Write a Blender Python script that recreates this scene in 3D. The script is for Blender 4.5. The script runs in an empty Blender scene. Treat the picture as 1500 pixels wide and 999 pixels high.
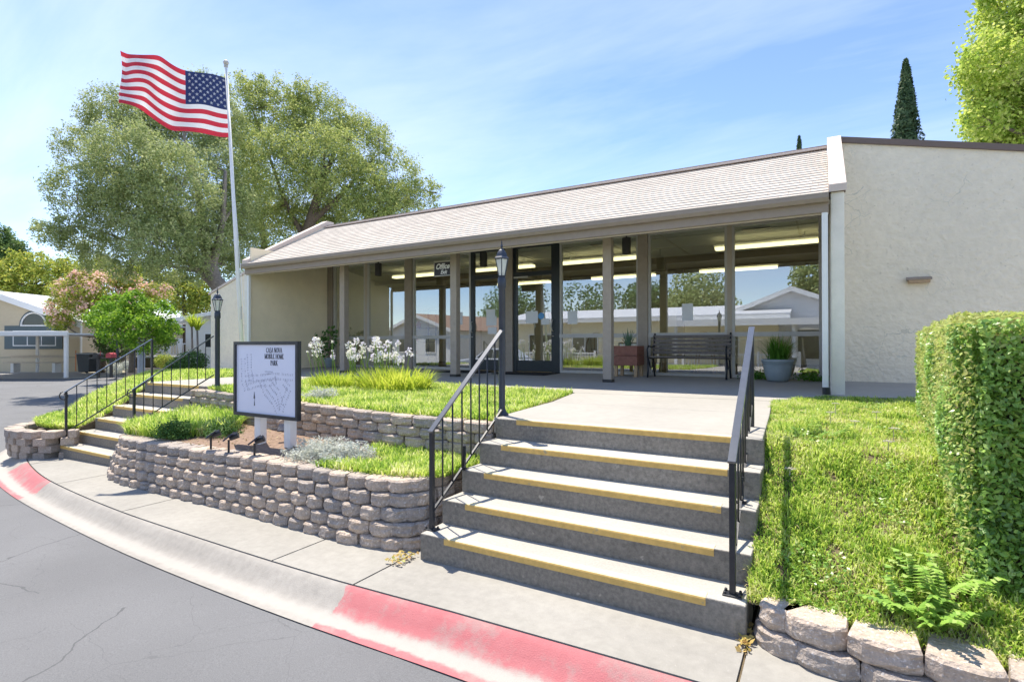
import bpy, bmesh, math, random
import numpy as np
from mathutils import Vector, Matrix
R = math.radians
rng = np.random.default_rng(7)
random.seed(7)
SC = bpy.context.scene
COL = SC.collection

# ---------------------------------------------------------------- camera, sky, sun, exposure
EYE = 1.574
cam_d = bpy.data.cameras.new('camera')
cam = bpy.data.objects.new('camera', cam_d); COL.objects.link(cam)
cam.location = (0, 0, EYE)
cam.rotation_euler = (R(90.26), R(0.1), R(30.1))
cam_d.sensor_width = 36; cam_d.lens = 786.99 / 1500 * 36
cam_d.clip_start = .05; cam_d.clip_end = 2000
SC.camera = cam

SUN = Vector((-.34, .19, 1.0)).normalized()          # towards the sun
world = bpy.data.worlds.new('World'); SC.world = world; world.use_nodes = True
wt = world.node_tree; wn = wt.nodes; wl = wt.links
for n in list(wn): wn.remove(n)
wo = wn.new('ShaderNodeOutputWorld'); bg = wn.new('ShaderNodeBackground')
sky = wn.new('ShaderNodeTexSky'); sky.sky_type = 'NISHITA'; sky.sun_disc = False
sky.sun_elevation = math.asin(SUN.z); sky.sun_rotation = math.atan2(SUN.x, SUN.y)
sky.altitude = 300; sky.air_density = .85; sky.dust_density = .0; sky.ozone_density = 1.6
bg.inputs[1].default_value = .15
tc = wn.new('ShaderNodeTexCoord'); sp = wn.new('ShaderNodeSeparateXYZ'); wl.new(tc.outputs['Generated'], sp.inputs[0])
def wmath(op, a, b=None):
    n = wn.new('ShaderNodeMath'); n.operation = op
    for i, x in enumerate((a, b)):
        if x is None: continue
        if isinstance(x, (int, float)): n.inputs[i].default_value = x
        else: wl.new(x, n.inputs[i])
    return n.outputs[0]
zz = wmath('ADD', wmath('MAXIMUM', sp.outputs[2], 0), .12)
cb = wn.new('ShaderNodeCombineXYZ')
wl.new(wmath('DIVIDE', sp.outputs[0], zz), cb.inputs[0]); wl.new(wmath('DIVIDE', sp.outputs[1], zz), cb.inputs[1])
mp = wn.new('ShaderNodeMapping'); wl.new(cb.outputs[0], mp.inputs[0])
mp.inputs['Rotation'].default_value = (0, 0, R(48)); mp.inputs['Scale'].default_value = (.36, 1.1, 1)
mp.inputs['Location'].default_value = (.35, .2, 0)
nz = wn.new('ShaderNodeTexNoise'); nz.inputs['Scale'].default_value = 1.0; nz.inputs['Detail'].default_value = 9
nz.inputs['Roughness'].default_value = .58; nz.inputs['Distortion'].default_value = .5
wl.new(mp.outputs[0], nz.inputs['Vector'])
cr = wn.new('ShaderNodeValToRGB'); cr.color_ramp.elements[0].position = .40; cr.color_ramp.elements[1].position = .86
cr.color_ramp.elements[1].color = (.62, .62, .62, 1)
wl.new(nz.outputs[0], cr.inputs[0])
hsv = wn.new('ShaderNodeHueSaturation'); hsv.inputs['Hue'].default_value = .506; hsv.inputs['Saturation'].default_value = 1.04; hsv.inputs['Value'].default_value = .54
wl.new(sky.outputs[0], hsv.inputs['Color'])
mx = wn.new('ShaderNodeMixRGB'); wl.new(cr.outputs[0], mx.inputs[0]); wl.new(hsv.outputs[0], mx.inputs[1])
mx.inputs[2].default_value = (2.7, 2.85, 3.05, 1)
wl.new(mx.outputs[0], bg.inputs[0]); wl.new(bg.outputs[0], wo.inputs[0])

sl = bpy.data.lights.new('sun', 'SUN'); sl.energy = 2.35; sl.angle = R(.53); sl.color = (1, .92, .79)
so = bpy.data.objects.new('sun', sl); COL.objects.link(so); so.location = (-10, 10, 40)
so.rotation_euler = SUN.to_track_quat('Z', 'Y').to_euler()
SC.view_settings.view_transform = 'Standard'; SC.view_settings.look = 'None'
SC.view_settings.exposure = 1.80; SC.view_settings.gamma = 1
SC.view_settings.use_curve_mapping = False
try:
    SC.cycles.max_bounces = 8; SC.cycles.transparent_max_bounces = 12
except Exception: pass

# ---------------------------------------------------------------- placing helpers
CA, SA = math.cos(R(30.104)), math.sin(R(30.104))
def at(u, d, v=None):
    """world point seen at picture column u (0..1500), d metres deep, optionally at picture row v"""
    xc = (u - 750) / 787.
    x, y = d * (-SA + xc * CA), d * (CA + xc * SA)
    return (x, y) if v is None else (x, y, EYE + d * (503.1 - v) / 787.)
def ground_slope(x): return .0225 * (max(min(x, -2.), -14.) + 2)

# ---------------------------------------------------------------- materials
def nt(m): return m.node_tree.nodes, m.node_tree.links
def tone(c, k): return tuple(min(1, max(0, x * k)) for x in c[:3]) + (1,)
def mat(name, col, rough=.75, var=.12, scale=6., bump=.0, bscale=60., metal=0., big=.0, stain=None, coat=0., bdist=.01):
    m = bpy.data.materials.new(name); m.use_nodes = True
    n, l = nt(m); b = n['Principled BSDF']
    b.inputs['Roughness'].default_value = rough; b.inputs['Metallic'].default_value = metal
    if coat: b.inputs['Coat Weight'].default_value = coat
    t = n.new('ShaderNodeTexCoord')
    out = None
    a = n.new('ShaderNodeTexNoise'); a.inputs['Scale'].default_value = scale; a.inputs['Detail'].default_value = 8
    a.inputs['Roughness'].default_value = .65
    l.new(t.outputs['Object'], a.inputs['Vector'])
    r = n.new('ShaderNodeValToRGB'); r.color_ramp.elements[0].position = .3; r.color_ramp.elements[1].position = .7
    r.color_ramp.elements[0].color = tone(col, 1 - var); r.color_ramp.elements[1].color = tone(col, 1 + var)
    l.new(a.outputs[0], r.inputs[0]); out = r.outputs[0]
    if big:
        g = n.new('ShaderNodeTexNoise'); g.inputs['Scale'].default_value = .8; g.inputs['Detail'].default_value = 6
        l.new(t.outputs['Object'], g.inputs['Vector'])
        q = n.new('ShaderNodeValToRGB'); q.color_ramp.elements[0].position = .35; q.color_ramp.elements[1].position = .68
        q.color_ramp.elements[0].color = (1 - big,) * 3 + (1,); q.color_ramp.elements[1].color = (1 + big * .3,) * 3 + (1,)
        l.new(g.outputs[0], q.inputs[0])
        x = n.new('ShaderNodeMixRGB'); x.blend_type = 'MULTIPLY'; x.inputs[0].default_value = 1
        l.new(out, x.inputs[1]); l.new(q.outputs[0], x.inputs[2]); out = x.outputs[0]
    if stain:                                                   # specks or blotches with their own outline
        sc_, lo, hi, sc_col = stain
        g = n.new('ShaderNodeTexNoise'); g.inputs['Scale'].default_value = sc_; g.inputs['Detail'].default_value = 5
        l.new(t.outputs['Object'], g.inputs['Vector'])
        q = n.new('ShaderNodeValToRGB'); q.color_ramp.elements[0].position = lo; q.color_ramp.elements[1].position = hi
        l.new(g.outputs[0], q.inputs[0])
        x = n.new('ShaderNodeMixRGB'); l.new(q.outputs[0], x.inputs[0]); l.new(out, x.inputs[1])
        x.inputs[2].default_value = tuple(sc_col) + (1,); out = x.outputs[0]
    l.new(out, b.inputs['Base Color'])
    if bump:
        k = n.new('ShaderNodeTexNoise'); k.inputs['Scale'].default_value = bscale; k.inputs['Detail'].default_value = 4
        l.new(t.outputs['Object'], k.inputs['Vector'])
        u = n.new('ShaderNodeBump'); u.inputs['Strength'].default_value = bump; u.inputs['Distance'].default_value = bdist
        l.new(k.outputs[0], u.inputs['Height']); l.new(u.outputs[0], b.inputs['Normal'])
    return m
def leaf_mat(name, cols, trans=.35, rough=.6, spec=.2, patch=2.5):
    m = bpy.data.materials.new(name); m.use_nodes = True
    n, l = nt(m); b = n['Principled BSDF']; o = n['Material Output']
    g = n.new('ShaderNodeNewGeometry'); r = n.new('ShaderNodeValToRGB')
    e = r.color_ramp.elements
    while len(e) < len(cols): e.new(.5)
    for i, c in enumerate(cols): e[i].position = i / max(1, len(cols) - 1); e[i].color = tuple(c) + (1,)
    tx = n.new('ShaderNodeTexCoord'); pn = n.new('ShaderNodeTexNoise'); pn.inputs['Scale'].default_value = patch; pn.inputs['Detail'].default_value = 3; l.new(tx.outputs['Object'], pn.inputs['Vector'])
    ma = n.new('ShaderNodeMath'); ma.operation = 'MULTIPLY_ADD'; l.new(pn.outputs[0], ma.inputs[0]); ma.inputs[1].default_value = 1.5; ma.inputs[2].default_value = -.58
    mb = n.new('ShaderNodeMath'); mb.operation = 'MULTIPLY_ADD'; mb.use_clamp = True; l.new(g.outputs['Random Per Island'], mb.inputs[0]); mb.inputs[1].default_value = .7; l.new(ma.outputs[0], mb.inputs[2])
    l.new(mb.outputs[0], r.inputs[0]); l.new(r.outputs[0], b.inputs['Base Color'])
    b.inputs['Roughness'].default_value = rough; b.inputs['Specular IOR Level'].default_value = spec
    t = n.new('ShaderNodeBsdfTranslucent'); hs = n.new('ShaderNodeHueSaturation'); hs.inputs['Value'].default_value = 1.5
    hs.inputs['Hue'].default_value = .485
    l.new(r.outputs[0], hs.inputs['Color']); l.new(hs.outputs[0], t.inputs[0])
    x = n.new('ShaderNodeMixShader'); x.inputs[0].default_value = trans
    l.new(b.outputs[0], x.inputs[1]); l.new(t.outputs[0], x.inputs[2]); l.new(x.outputs[0], o.inputs[0])
    return m
def glass_mat(name, tint, f0, rough=0.):
    m = bpy.data.materials.new(name); m.use_nodes = True
    n, l = nt(m); o = n['Material Output']; n.remove(n['Principled BSDF'])
    t = n.new('ShaderNodeBsdfTransparent'); t.inputs[0].default_value = tuple(tint) + (1,)
    g = n.new('ShaderNodeBsdfGlossy'); g.inputs['Roughness'].default_value = rough; g.inputs[0].default_value = (.92, .96, 1, 1)
    f = n.new('ShaderNodeFresnel'); f.inputs[0].default_value = 1.5
    a = n.new('ShaderNodeMath'); a.operation = 'ADD'; a.use_clamp = True; a.inputs[1].default_value = f0
    x = n.new('ShaderNodeMixShader')
    gg = n.new('ShaderNodeNewGeometry'); iv = n.new('ShaderNodeMath'); iv.operation = 'SUBTRACT'; iv.inputs[0].default_value = 1; l.new(gg.outputs['Backfacing'], iv.inputs[1])
    mu = n.new('ShaderNodeMath'); mu.operation = 'MULTIPLY'; l.new(a.outputs[0], mu.inputs[0]); l.new(iv.outputs[0], mu.inputs[1])
    l.new(f.outputs[0], a.inputs[0]); l.new(mu.outputs[0], x.inputs[0]); l.new(t.outputs[0], x.inputs[1]); l.new(g.outputs[0], x.inputs[2])
    l.new(x.outputs[0], o.inputs[0]); return m
def emit_mat(name, col, s):
    m = bpy.data.materials.new(name); m.use_nodes = True; b = m.node_tree.nodes['Principled BSDF']
    b.inputs['Base Color'].default_value = tuple(col) + (1,); b.inputs['Emission Color'].default_value = tuple(col) + (1,)
    b.inputs['Emission Strength'].default_value = s; return m

M = dict(
    asphalt=mat('asphalt', (.155, .157, .162), .92, .26, 150, .3, 200, big=.12, stain=(26, .70, .74, (.115, .118, .125))),
    concrete=mat('concrete', (.325, .31, .278), .9, .10, 14, .25, 160, big=.14, stain=(60, .66, .72, (.36, .34, .31))),
    walk=mat('walkway_concrete', (.37, .352, .316), .9, .07, 10, .2, 160, big=.10),
    steps=mat('tread_concrete', (.44, .42, .375), .92, .12, 60, .3, 160, big=.16, stain=(70, .66, .72, (.34, .32, .285))), riser=mat('riser_concrete', (.25, .23, .20), .95, .34, 36, .5, 110, big=.28, stain=(11, .69, .72, (.36, .33, .28))),
    yellow=mat('yellow_paint', (.60, .40, .125), .8, .14, 24, .2, 150, stain=(16, .66, .73, (.36, .31, .2))),
    sunlit_yellow=mat('sunlit_yellow_paint', (.66, .58, .37), .8, .10, 24, .2, 150, stain=(16, .66, .73, (.5, .46, .36))), block=None, stucco=mat('stucco', (.86, .765, .605), .95, .06, 7, .8, 14, big=.06, stain=(22, .645, .71, (.70, .62, .49)), bdist=.035),
    stucco_cream=mat('cream_stucco', (.88, .77, .56), .95, .05, 3, .3, 60, big=.06),
    fin=mat('pillar_stucco', (.86, .81, .72), .95, .06, 5, .4, 40, big=.08),
    trim=mat('taupe_trim', (.30, .245, .20), .7, .06, 9, .06, 80), trimlt=mat('taupe_trim_pale', (.50, .43, .34), .7, .05, 9),
    coping=mat('coping', (.62, .52, .45), .7, .05, 6), brown=mat('brown_cap', (.17, .125, .105), .7, .06, 8),
    post=mat('porch_post_paint', (.37, .31, .25), .75, .08, 12, .1, 60),
    soffit=mat('soffit_paint', (.27, .23, .16), .85, .06, 7), frame=mat('window_frame_paint', (.28, .235, .19), .6, .05, 10),
    alum=mat('grey_metal', (.52, .50, .46), .5, .05, 10, metal=.1), black=mat('black_metal', (.018, .021, .028), .38, .2, 20, .05, 80),
    railtop=mat('rail_metal', (.05, .055, .065), .30, .2, 20, coat=1.), doorm=mat('door_metal', (.022, .03, .034), .4, .1, 9),
    navy=mat('lamp_post_paint', (.03, .04, .06), .4, .15, 14), dark=mat('dark_bronze', (.035, .034, .032), .5, .1, 9),
    white=mat('white_paint', (.80, .80, .79), .55, .03, 8), signw=mat('sign_face', (.70, .73, .86), .35, .02, 5),
    ink=mat('sign_ink', (.035, .035, .045), .6, .02, 5), greyink=mat('map_ink', (.46, .48, .58), .6, .04, 5),
    glass=glass_mat('window_glass', (.92, .96, .94), .33), lampglass=leaf_mat('lamp_glass', [(.72, .74, .70), (.74, .76, .72)], .5, .25, .5),
    soil=mat('soil', (.235, .16, .115), 1, .35, 22, .8, 70, stain=(40, .62, .7, (.36, .27, .19))),
    gravel=mat('gravel', (.36, .33, .29), 1, .35, 45, .8, 70), mulch=mat('mulch', (.13, .10, .06), 1, .4, 30, .6, 60),
    dry=mat('dry_ground', (.30, .27, .20), 1, .25, 2, .3, 30, big=.2),
    bark=mat('bark', (.16, .125, .095), .95, .35, 14, .8, 30), greybark=mat('grey_bark', (.22, .19, .165), .95, .3, 12, .8, 30),
    wood=mat('red_wood', (.27, .115, .08), .75, .22, 18, .25, 60), woodlt=mat('pale_wood', (.42, .29, .17), .75, .2, 18, .2, 60),
    slat=mat('bench_slat', (.17, .145, .125), .6, .25, 20, .2, 60), pot=mat('glazed_pot', (.30, .36, .38), .35, .08, 9, coat=.2),
    mat_=mat('door_mat', (.012, .013, .015), .95, .3, 60, .6, 200),
    ceil=mat('ceiling_tile', (.84, .84, .79), .9, .04, 6), room=mat('room_wall', (.66, .64, .56), .9, .03, 4), carpet=mat('carpet', (.17, .15, .13), 1, .15, 30),
    paper=mat('paper', (.78, .79, .80), .8, .02, 6), cream=mat('cream_siding', (.56, .475, .33), .8, .04, 5), teal=mat('grey_teal_paint', (.10, .135, .145), .7, .05, 6),
    greysid=mat('grey_siding', (.36, .38, .40), .8, .04, 5), roofw=mat('pale_roof', (.66, .68, .72), .6, .05, 5), roofb=mat('brown_roof', (.30, .20, .15), .9, .15, 12),
    palegrey=mat('pale_grey_siding', (.72, .73, .74), .8, .04, 5), palecream=mat('pale_cream_siding', (.86, .76, .53), .8, .04, 5),
    whites=mat('white_siding', (.72, .72, .70), .7, .03, 5), dglass=mat('house_glass', (.03, .036, .042), .06, .1, 3),
    plastic=mat('bin_plastic', (.045, .05, .055), .5, .1, 8), redp=mat('red_plastic', (.45, .06, .07), .5, .1, 8), orange=mat('orange_stake', (.6, .2, .06), .6, .1, 8),
    greypost=mat('grey_post_paint', (.36, .40, .47), .6, .05, 8), solar=mat('solar_cell', (.02, .025, .05), .15, .1, 30),
    tube=emit_mat('lamp_tube', (1, .86, .46), .95), fred=mat('flag_red', (.55, .035, .06), .8, .05, 10), fwhite=mat('flag_white', (.80, .79, .80), .8, .03, 10), fblue=mat('flag_blue', (.025, .04, .13), .8, .05, 10),
)
# flags let light through
for k in ('fred', 'fwhite', 'fblue'):
    n, l = nt(M[k]); b = n['Principled BSDF']; t = n.new('ShaderNodeBsdfTranslucent'); x = n.new('ShaderNodeMixShader'); x.inputs[0].default_value = .4
    src = b.inputs['Base Color'].links[0].from_socket; l.new(src, t.inputs[0])
    l.new(b.outputs[0], x.inputs[1]); l.new(t.outputs[0], x.inputs[2]); l.new(x.outputs[0], n['Material Output'].inputs[0])
def block_mat():
    m = mat('split_block', (.43, .37, .315), .97, .26, 38, 1.0, 70, stain=(60, .58, .66, (.62, .58, .54)))
    n, l = nt(m); b = n['Principled BSDF']; src = b.inputs['Base Color'].links[0].from_socket
    g = n.new('ShaderNodeNewGeometry'); r = n.new('ShaderNodeValToRGB')
    r.color_ramp.elements[0].color = (.74, .75, .78, 1); r.color_ramp.elements[1].color = (1.16, 1.08, 1.0, 1)
    l.new(g.outputs['Random Per Island'], r.inputs[0])
    x = n.new('ShaderNodeMixRGB'); x.blend_type = 'MULTIPLY'; x.inputs[0].default_value = 1
    l.new(src, x.inputs[1]); l.new(r.outputs[0], x.inputs[2]); l.new(x.outputs[0], b.inputs['Base Color']); return m
M['block'] = block_mat()
def crack_lines(m, scale, width, col, gate=.44):
    """thin wandering cracks, a mark of the surface itself"""
    n, l = nt(m); b = n['Principled BSDF']; src = b.inputs['Base Color'].links[0].from_socket
    t = n.new('ShaderNodeTexCoord'); d = n.new('ShaderNodeTexNoise'); d.inputs['Scale'].default_value = 1.6; d.inputs['Detail'].default_value = 6
    l.new(t.outputs['Object'], d.inputs['Vector'])
    mxv = n.new('ShaderNodeMixRGB'); mxv.blend_type = 'ADD'; mxv.inputs[0].default_value = .55
    l.new(t.outputs['Object'], mxv.inputs[1]); l.new(d.outputs[1], mxv.inputs[2])
    v = n.new('ShaderNodeTexVoronoi'); v.feature = 'DISTANCE_TO_EDGE'; v.inputs['Scale'].default_value = scale
    l.new(mxv.outputs[0], v.inputs['Vector'])
    lt = n.new('ShaderNodeMath'); lt.operation = 'LESS_THAN'; lt.inputs[1].default_value = width; l.new(v.outputs['Distance'], lt.inputs[0])
    g = n.new('ShaderNodeTexNoise'); g.inputs['Scale'].default_value = .9; l.new(t.outputs['Object'], g.inputs['Vector'])
    gt = n.new('ShaderNodeMath'); gt.operation = 'GREATER_THAN'; gt.inputs[1].default_value = gate; l.new(g.outputs[0], gt.inputs[0])
    mu = n.new('ShaderNodeMath'); mu.operation = 'MULTIPLY'; l.new(lt.outputs[0], mu.inputs[0]); l.new(gt.outputs[0], mu.inputs[1])
    x = n.new('ShaderNodeMixRGB'); l.new(mu.outputs[0], x.inputs[0]); l.new(src, x.inputs[1]); x.inputs[2].default_value = tuple(col) + (1,)
    l.new(x.outputs[0], b.inputs['Base Color'])
crack_lines(M['asphalt'], .55, .0042, (.095, .097, .10))
crack_lines(M['asphalt'], 1.3, .0028, (.12, .122, .126))
crack_lines(M['stucco'], 1.7, .006, (.66, .605, .49), .56)
crack_lines(M['stucco'], 5.2, .016, (.74, .68, .55), .60)
def shingle_mat():
    m = mat('shingle', (.525, .485, .435), .95, .10, 30, .5, 120)
    n, l = nt(m); b = n['Principled BSDF']; src = b.inputs['Base Color'].links[0].from_socket
    t = n.new('ShaderNodeTexCoord'); br = n.new('ShaderNodeTexBrick'); l.new(t.outputs['UV'], br.inputs['Vector'])
    br.inputs['Scale'].default_value = 1; br.inputs['Brick Width'].default_value = .26; br.inputs['Row Height'].default_value = .13
    br.inputs['Mortar Size'].default_value = .004; br.inputs['Color1'].default_value = (.92, .90, .88, 1); br.inputs['Color2'].default_value = (1.1, 1.08, 1.06, 1)
    br.inputs['Mortar'].default_value = (.66, .62, .6, 1)
    x = n.new('ShaderNodeMixRGB'); x.blend_type = 'MULTIPLY'; x.inputs[0].default_value = 1
    l.new(src, x.inputs[1]); l.new(br.outputs[0], x.inputs[2]); l.new(x.outputs[0], b.inputs['Base Color']); return m
M['shingle'] = shingle_mat()
def curb_mat():
    """kerb concrete with faded red paint on the stretches where it was painted (UV: metres along, 0-1 across)"""
    m = mat('kerb_concrete', (.33, .31, .28), .92, .12, 16, .35, 140, big=.12)
    n, l = nt(m); b = n['Principled BSDF']; src = b.inputs['Base Color'].links[0].from_socket
    t = n.new('ShaderNodeTexCoord'); s = n.new('ShaderNodeSeparateXYZ'); l.new(t.outputs['UV'], s.inputs[0])
    def mm(op, a, c):
        q = n.new('ShaderNodeMath'); q.operation = op
        for i, y in enumerate((a, c)):
            if isinstance(y, (int, float)): q.inputs[i].default_value = y
            else: l.new(y, q.inputs[i])
        return q.outputs[0]
    nzz = n.new('ShaderNodeTexNoise'); nzz.inputs['Scale'].default_value = 9; nzz.inputs['Detail'].default_value = 9; nzz.inputs['Roughness'].default_value = .7
    l.new(t.outputs['Object'], nzz.inputs['Vector'])
    nd = mm('MULTIPLY', mm('SUBTRACT', nzz.outputs[0], .5), 1.0)
    X = mm('ADD', s.outputs[0], mm('MULTIPLY', nd, .25)); V = mm('ADD', s.outputs[1], mm('MULTIPLY', nd, .34))
    inx = mm('MAXIMUM', mm('LESS_THAN', X, CURB_RED[0]), mm('MULTIPLY', mm('GREATER_THAN', X, CURB_RED[1]), mm('LESS_THAN', X, CURB_RED[2])))
    acr = mm('MAXIMUM', mm('LESS_THAN', V, .50), mm('GREATER_THAN', V, .86))
    def ramp(x, a, b):
        q = n.new('ShaderNodeMapRange'); q.interpolation_type = 'SMOOTHSTEP'; q.inputs[1].default_value = a; q.inputs[2].default_value = b; l.new(x, q.inputs[0]); return q.outputs[0]
    pale = mm('MULTIPLY', ramp(V, .42, .62), mm('SUBTRACT', 1, ramp(V, .78, .95)))
    acr = mm('MAXIMUM', mm('SUBTRACT', 1, ramp(V, .40, .60)), ramp(V, .80, .90))
    wx = n.new('ShaderNodeMixRGB'); l.new(mm('MULTIPLY', pale, .62), wx.inputs[0]); l.new(src, wx.inputs[1]); wx.inputs[2].default_value = (.42, .395, .36, 1)
    wr = n.new('ShaderNodeTexNoise'); wr.inputs['Scale'].default_value = 3.2; wr.inputs['Detail'].default_value = 10; wr.inputs['Roughness'].default_value = .75; l.new(t.outputs['Object'], wr.inputs['Vector'])
    wear = mm('ADD', .55, mm('MULTIPLY', ramp(wr.outputs[0], .38, .52), .45))
    red = mm('MULTIPLY', mm('MULTIPLY', inx, acr), wear)
    r2 = n.new('ShaderNodeMixRGB'); l.new(nzz.outputs[0], r2.inputs[0]); r2.inputs[1].default_value = (.40, .085, .10, 1); r2.inputs[2].default_value = (.50, .17, .18, 1)
    x = n.new('ShaderNodeMixRGB'); l.new(mm('MULTIPLY', red, .9), x.inputs[0]); l.new(wx.outputs[0], x.inputs[1]); l.new(r2.outputs[0], x.inputs[2])
    l.new(x.outputs[0], b.inputs['Base Color']); return m

# ---------------------------------------------------------------- mesh builder
class MB:
    def __init__(s): s.v = []; s.f = []; s.uv = None
    def add(s, vs, fs):
        o = len(s.v); s.v += [tuple(map(float, p)) for p in vs]; s.f += [tuple(i + o for i in q) for q in fs]; return s
    def box(s, a, b, rot=0, piv=None, tilt=None):
        (x0, y0, z0), (x1, y1, z1) = a, b
        vs = [(x0, y0, z0), (x1, y0, z0), (x1, y1, z0), (x0, y1, z0), (x0, y0, z1), (x1, y0, z1), (x1, y1, z1), (x0, y1, z1)]
        if rot:
            px, py = piv or ((x0 + x1) / 2, (y0 + y1) / 2); c, q = math.cos(rot), math.sin(rot)
            vs = [(px + (x - px) * c - (y - py) * q, py + (x - px) * q + (y - py) * c, z) for x, y, z in vs]
        return s.add(vs, [(0, 3, 2, 1), (4, 5, 6, 7), (0, 1, 5, 4), (1, 2, 6, 5), (2, 3, 7, 6), (3, 0, 4, 7)])
    def prism(s, poly, d, off=(0, 0, 0)):
        """extrude a closed 3-D outline by vector d"""
        n = len(poly); p = [tuple(np.add(q, off)) for q in poly]; p2 = [tuple(np.add(q, d)) for q in p]
        return s.add(p + p2, [tuple(range(n))[::-1], tuple(range(n, 2 * n))] + [(i, (i + 1) % n, n + (i + 1) % n, n + i) for i in range(n)])
    def tube(s, pts, r, n=8, cap=True):
        pts = [Vector(p) for p in pts]; rs = r if isinstance(r, (list, tuple)) else [r] * len(pts)
        vs, fs = [], []; prev = None
        for i, p in enumerate(pts):
            t = (pts[min(i + 1, len(pts) - 1)] - pts[max(i - 1, 0)]).normalized()
            if prev is None:
                a = Vector((0, 0, 1)) if abs(t.z) < .9 else Vector((1, 0, 0)); x = t.cross(a).normalized()
            else: x = (prev - t * prev.dot(t)).normalized()
            prev = x; y = t.cross(x)
            for k in range(n):
                w = 2 * math.pi * k / n; vs.append(p + (x * math.cos(w) + y * math.sin(w)) * rs[i])
        for i in range(len(pts) - 1):
            for k in range(n): fs.append((i * n + k, i * n + (k + 1) % n, (i + 1) * n + (k + 1) % n, (i + 1) * n + k))
        if cap: fs += [tuple(range(n))[::-1], tuple(range((len(pts) - 1) * n, len(pts) * n))]
        return s.add(vs, fs)
    def lathe(s, prof, c=(0, 0, 0), n=20, rot=0):
        vs, fs = [], []
        for r, z in prof:
            for k in range(n):
                w = 2 * math.pi * k / n + rot; vs.append((c[0] + r * math.cos(w), c[1] + r * math.sin(w), c[2] + z))
        for i in range(len(prof) - 1):
            for k in range(n): fs.append((i * n + k, i * n + (k + 1) % n, (i + 1) * n + (k + 1) % n, (i + 1) * n + k))
        fs += [tuple(range(n))[::-1], tuple(range((len(prof) - 1) * n, len(prof) * n))]
        return s.add(vs, fs)
    def bar(s, a, b, w, h):
        """rectangular bar from a to b, w wide sideways and h tall"""
        a, b = Vector(a), Vector(b); t = (b - a).normalized()
        up = Vector((0, 0, 1)) if abs(t.z) < .95 else Vector((0, 1, 0))
        x = t.cross(up).normalized(); y = x.cross(t)
        q = [(-w / 2, -h / 2), (w / 2, -h / 2), (w / 2, h / 2), (-w / 2, h / 2)]
        return s.add([p + x * i + y * j for p in (a, b) for i, j in q], [(3, 2, 1, 0), (4, 5, 6, 7)] + [(k, (k + 1) % 4, 4 + (k + 1) % 4, 4 + k) for k in range(4)])
    def grid(s, A, B, n=6, m=4):
        """sheet between two polylines with the same number of points"""
        def fine(P):
            o = []
            for i in range(len(P) - 1):
                for k in range(m): o.append(np.array(P[i]) + (np.array(P[i + 1]) - np.array(P[i])) * k / m)
            return o + [np.array(P[-1])]
        a, b = fine(A), fine(B); w = len(a)
        vs = [a[i] + (b[i] - a[i]) * j / n for j in range(n + 1) for i in range(w)]
        return s.add(vs, [(j * w + i, j * w + i + 1, (j + 1) * w + i + 1, (j + 1) * w + i) for j in range(n) for i in range(w - 1)])
    def build(s, name, m, parent=None, smooth=False, bevel=0., seg=2, local=False, fixn=True):
        me = bpy.data.meshes.new(name)
        v = s.v
        if parent is not None and not local:
            o = parent.location if parent.parent is None else parent.parent.location
            v = [(x - o[0], y - o[1], z - o[2]) for x, y, z in v]
        me.from_pydata(v, [], s.f); me.materials.append(M[m] if isinstance(m, str) else m)
        if fixn:
            bm = bmesh.new(); bm.from_mesh(me); bmesh.ops.recalc_face_normals(bm, faces=bm.faces); bm.to_mesh(me); bm.free()
        me.update()
        if smooth: me.shade_smooth()
        o = bpy.data.objects.new(name, me); COL.objects.link(o)
        if parent is not None: o.parent = parent
        if bevel:
            q = o.modifiers.new('bevel', 'BEVEL'); q.width = bevel; q.segments = seg; q.limit_method = 'ANGLE'; q.angle_limit = R(40)
        return o
def tag(o, label=None, cat=None, group=None, kind=None):
    if label: o['label'] = label
    if cat: o['category'] = cat
    if group: o['group'] = group
    if kind: o['kind'] = kind
    return o
def thing(name, loc, label, cat, group=None, rz=0):
    o = bpy.data.objects.new(name, None); COL.objects.link(o); o.empty_display_size = .2
    o.location = loc; o.rotation_euler = (0, 0, rz); return tag(o, label, cat, group)
def copy_thing(o, loc, label, rz=None, scale=None):
    kids = [c for c in bpy.data.objects if c.parent == o]
    r = o.copy(); COL.objects.link(r); r.location = loc; r['label'] = label
    if rz is not None: r.rotation_euler = (0, 0, rz)
    if scale: r.scale = (scale,) * 3
    for c in kids:
        d = c.copy(); COL.objects.link(d); d.parent = r
        for g in [x for x in bpy.data.objects if x.parent == c]:
            e = g.copy(); COL.objects.link(e); e.parent = d
    return r
def struct(mb, name, m, **k): return tag(mb.build(name, m, **k), kind='structure')

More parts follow.
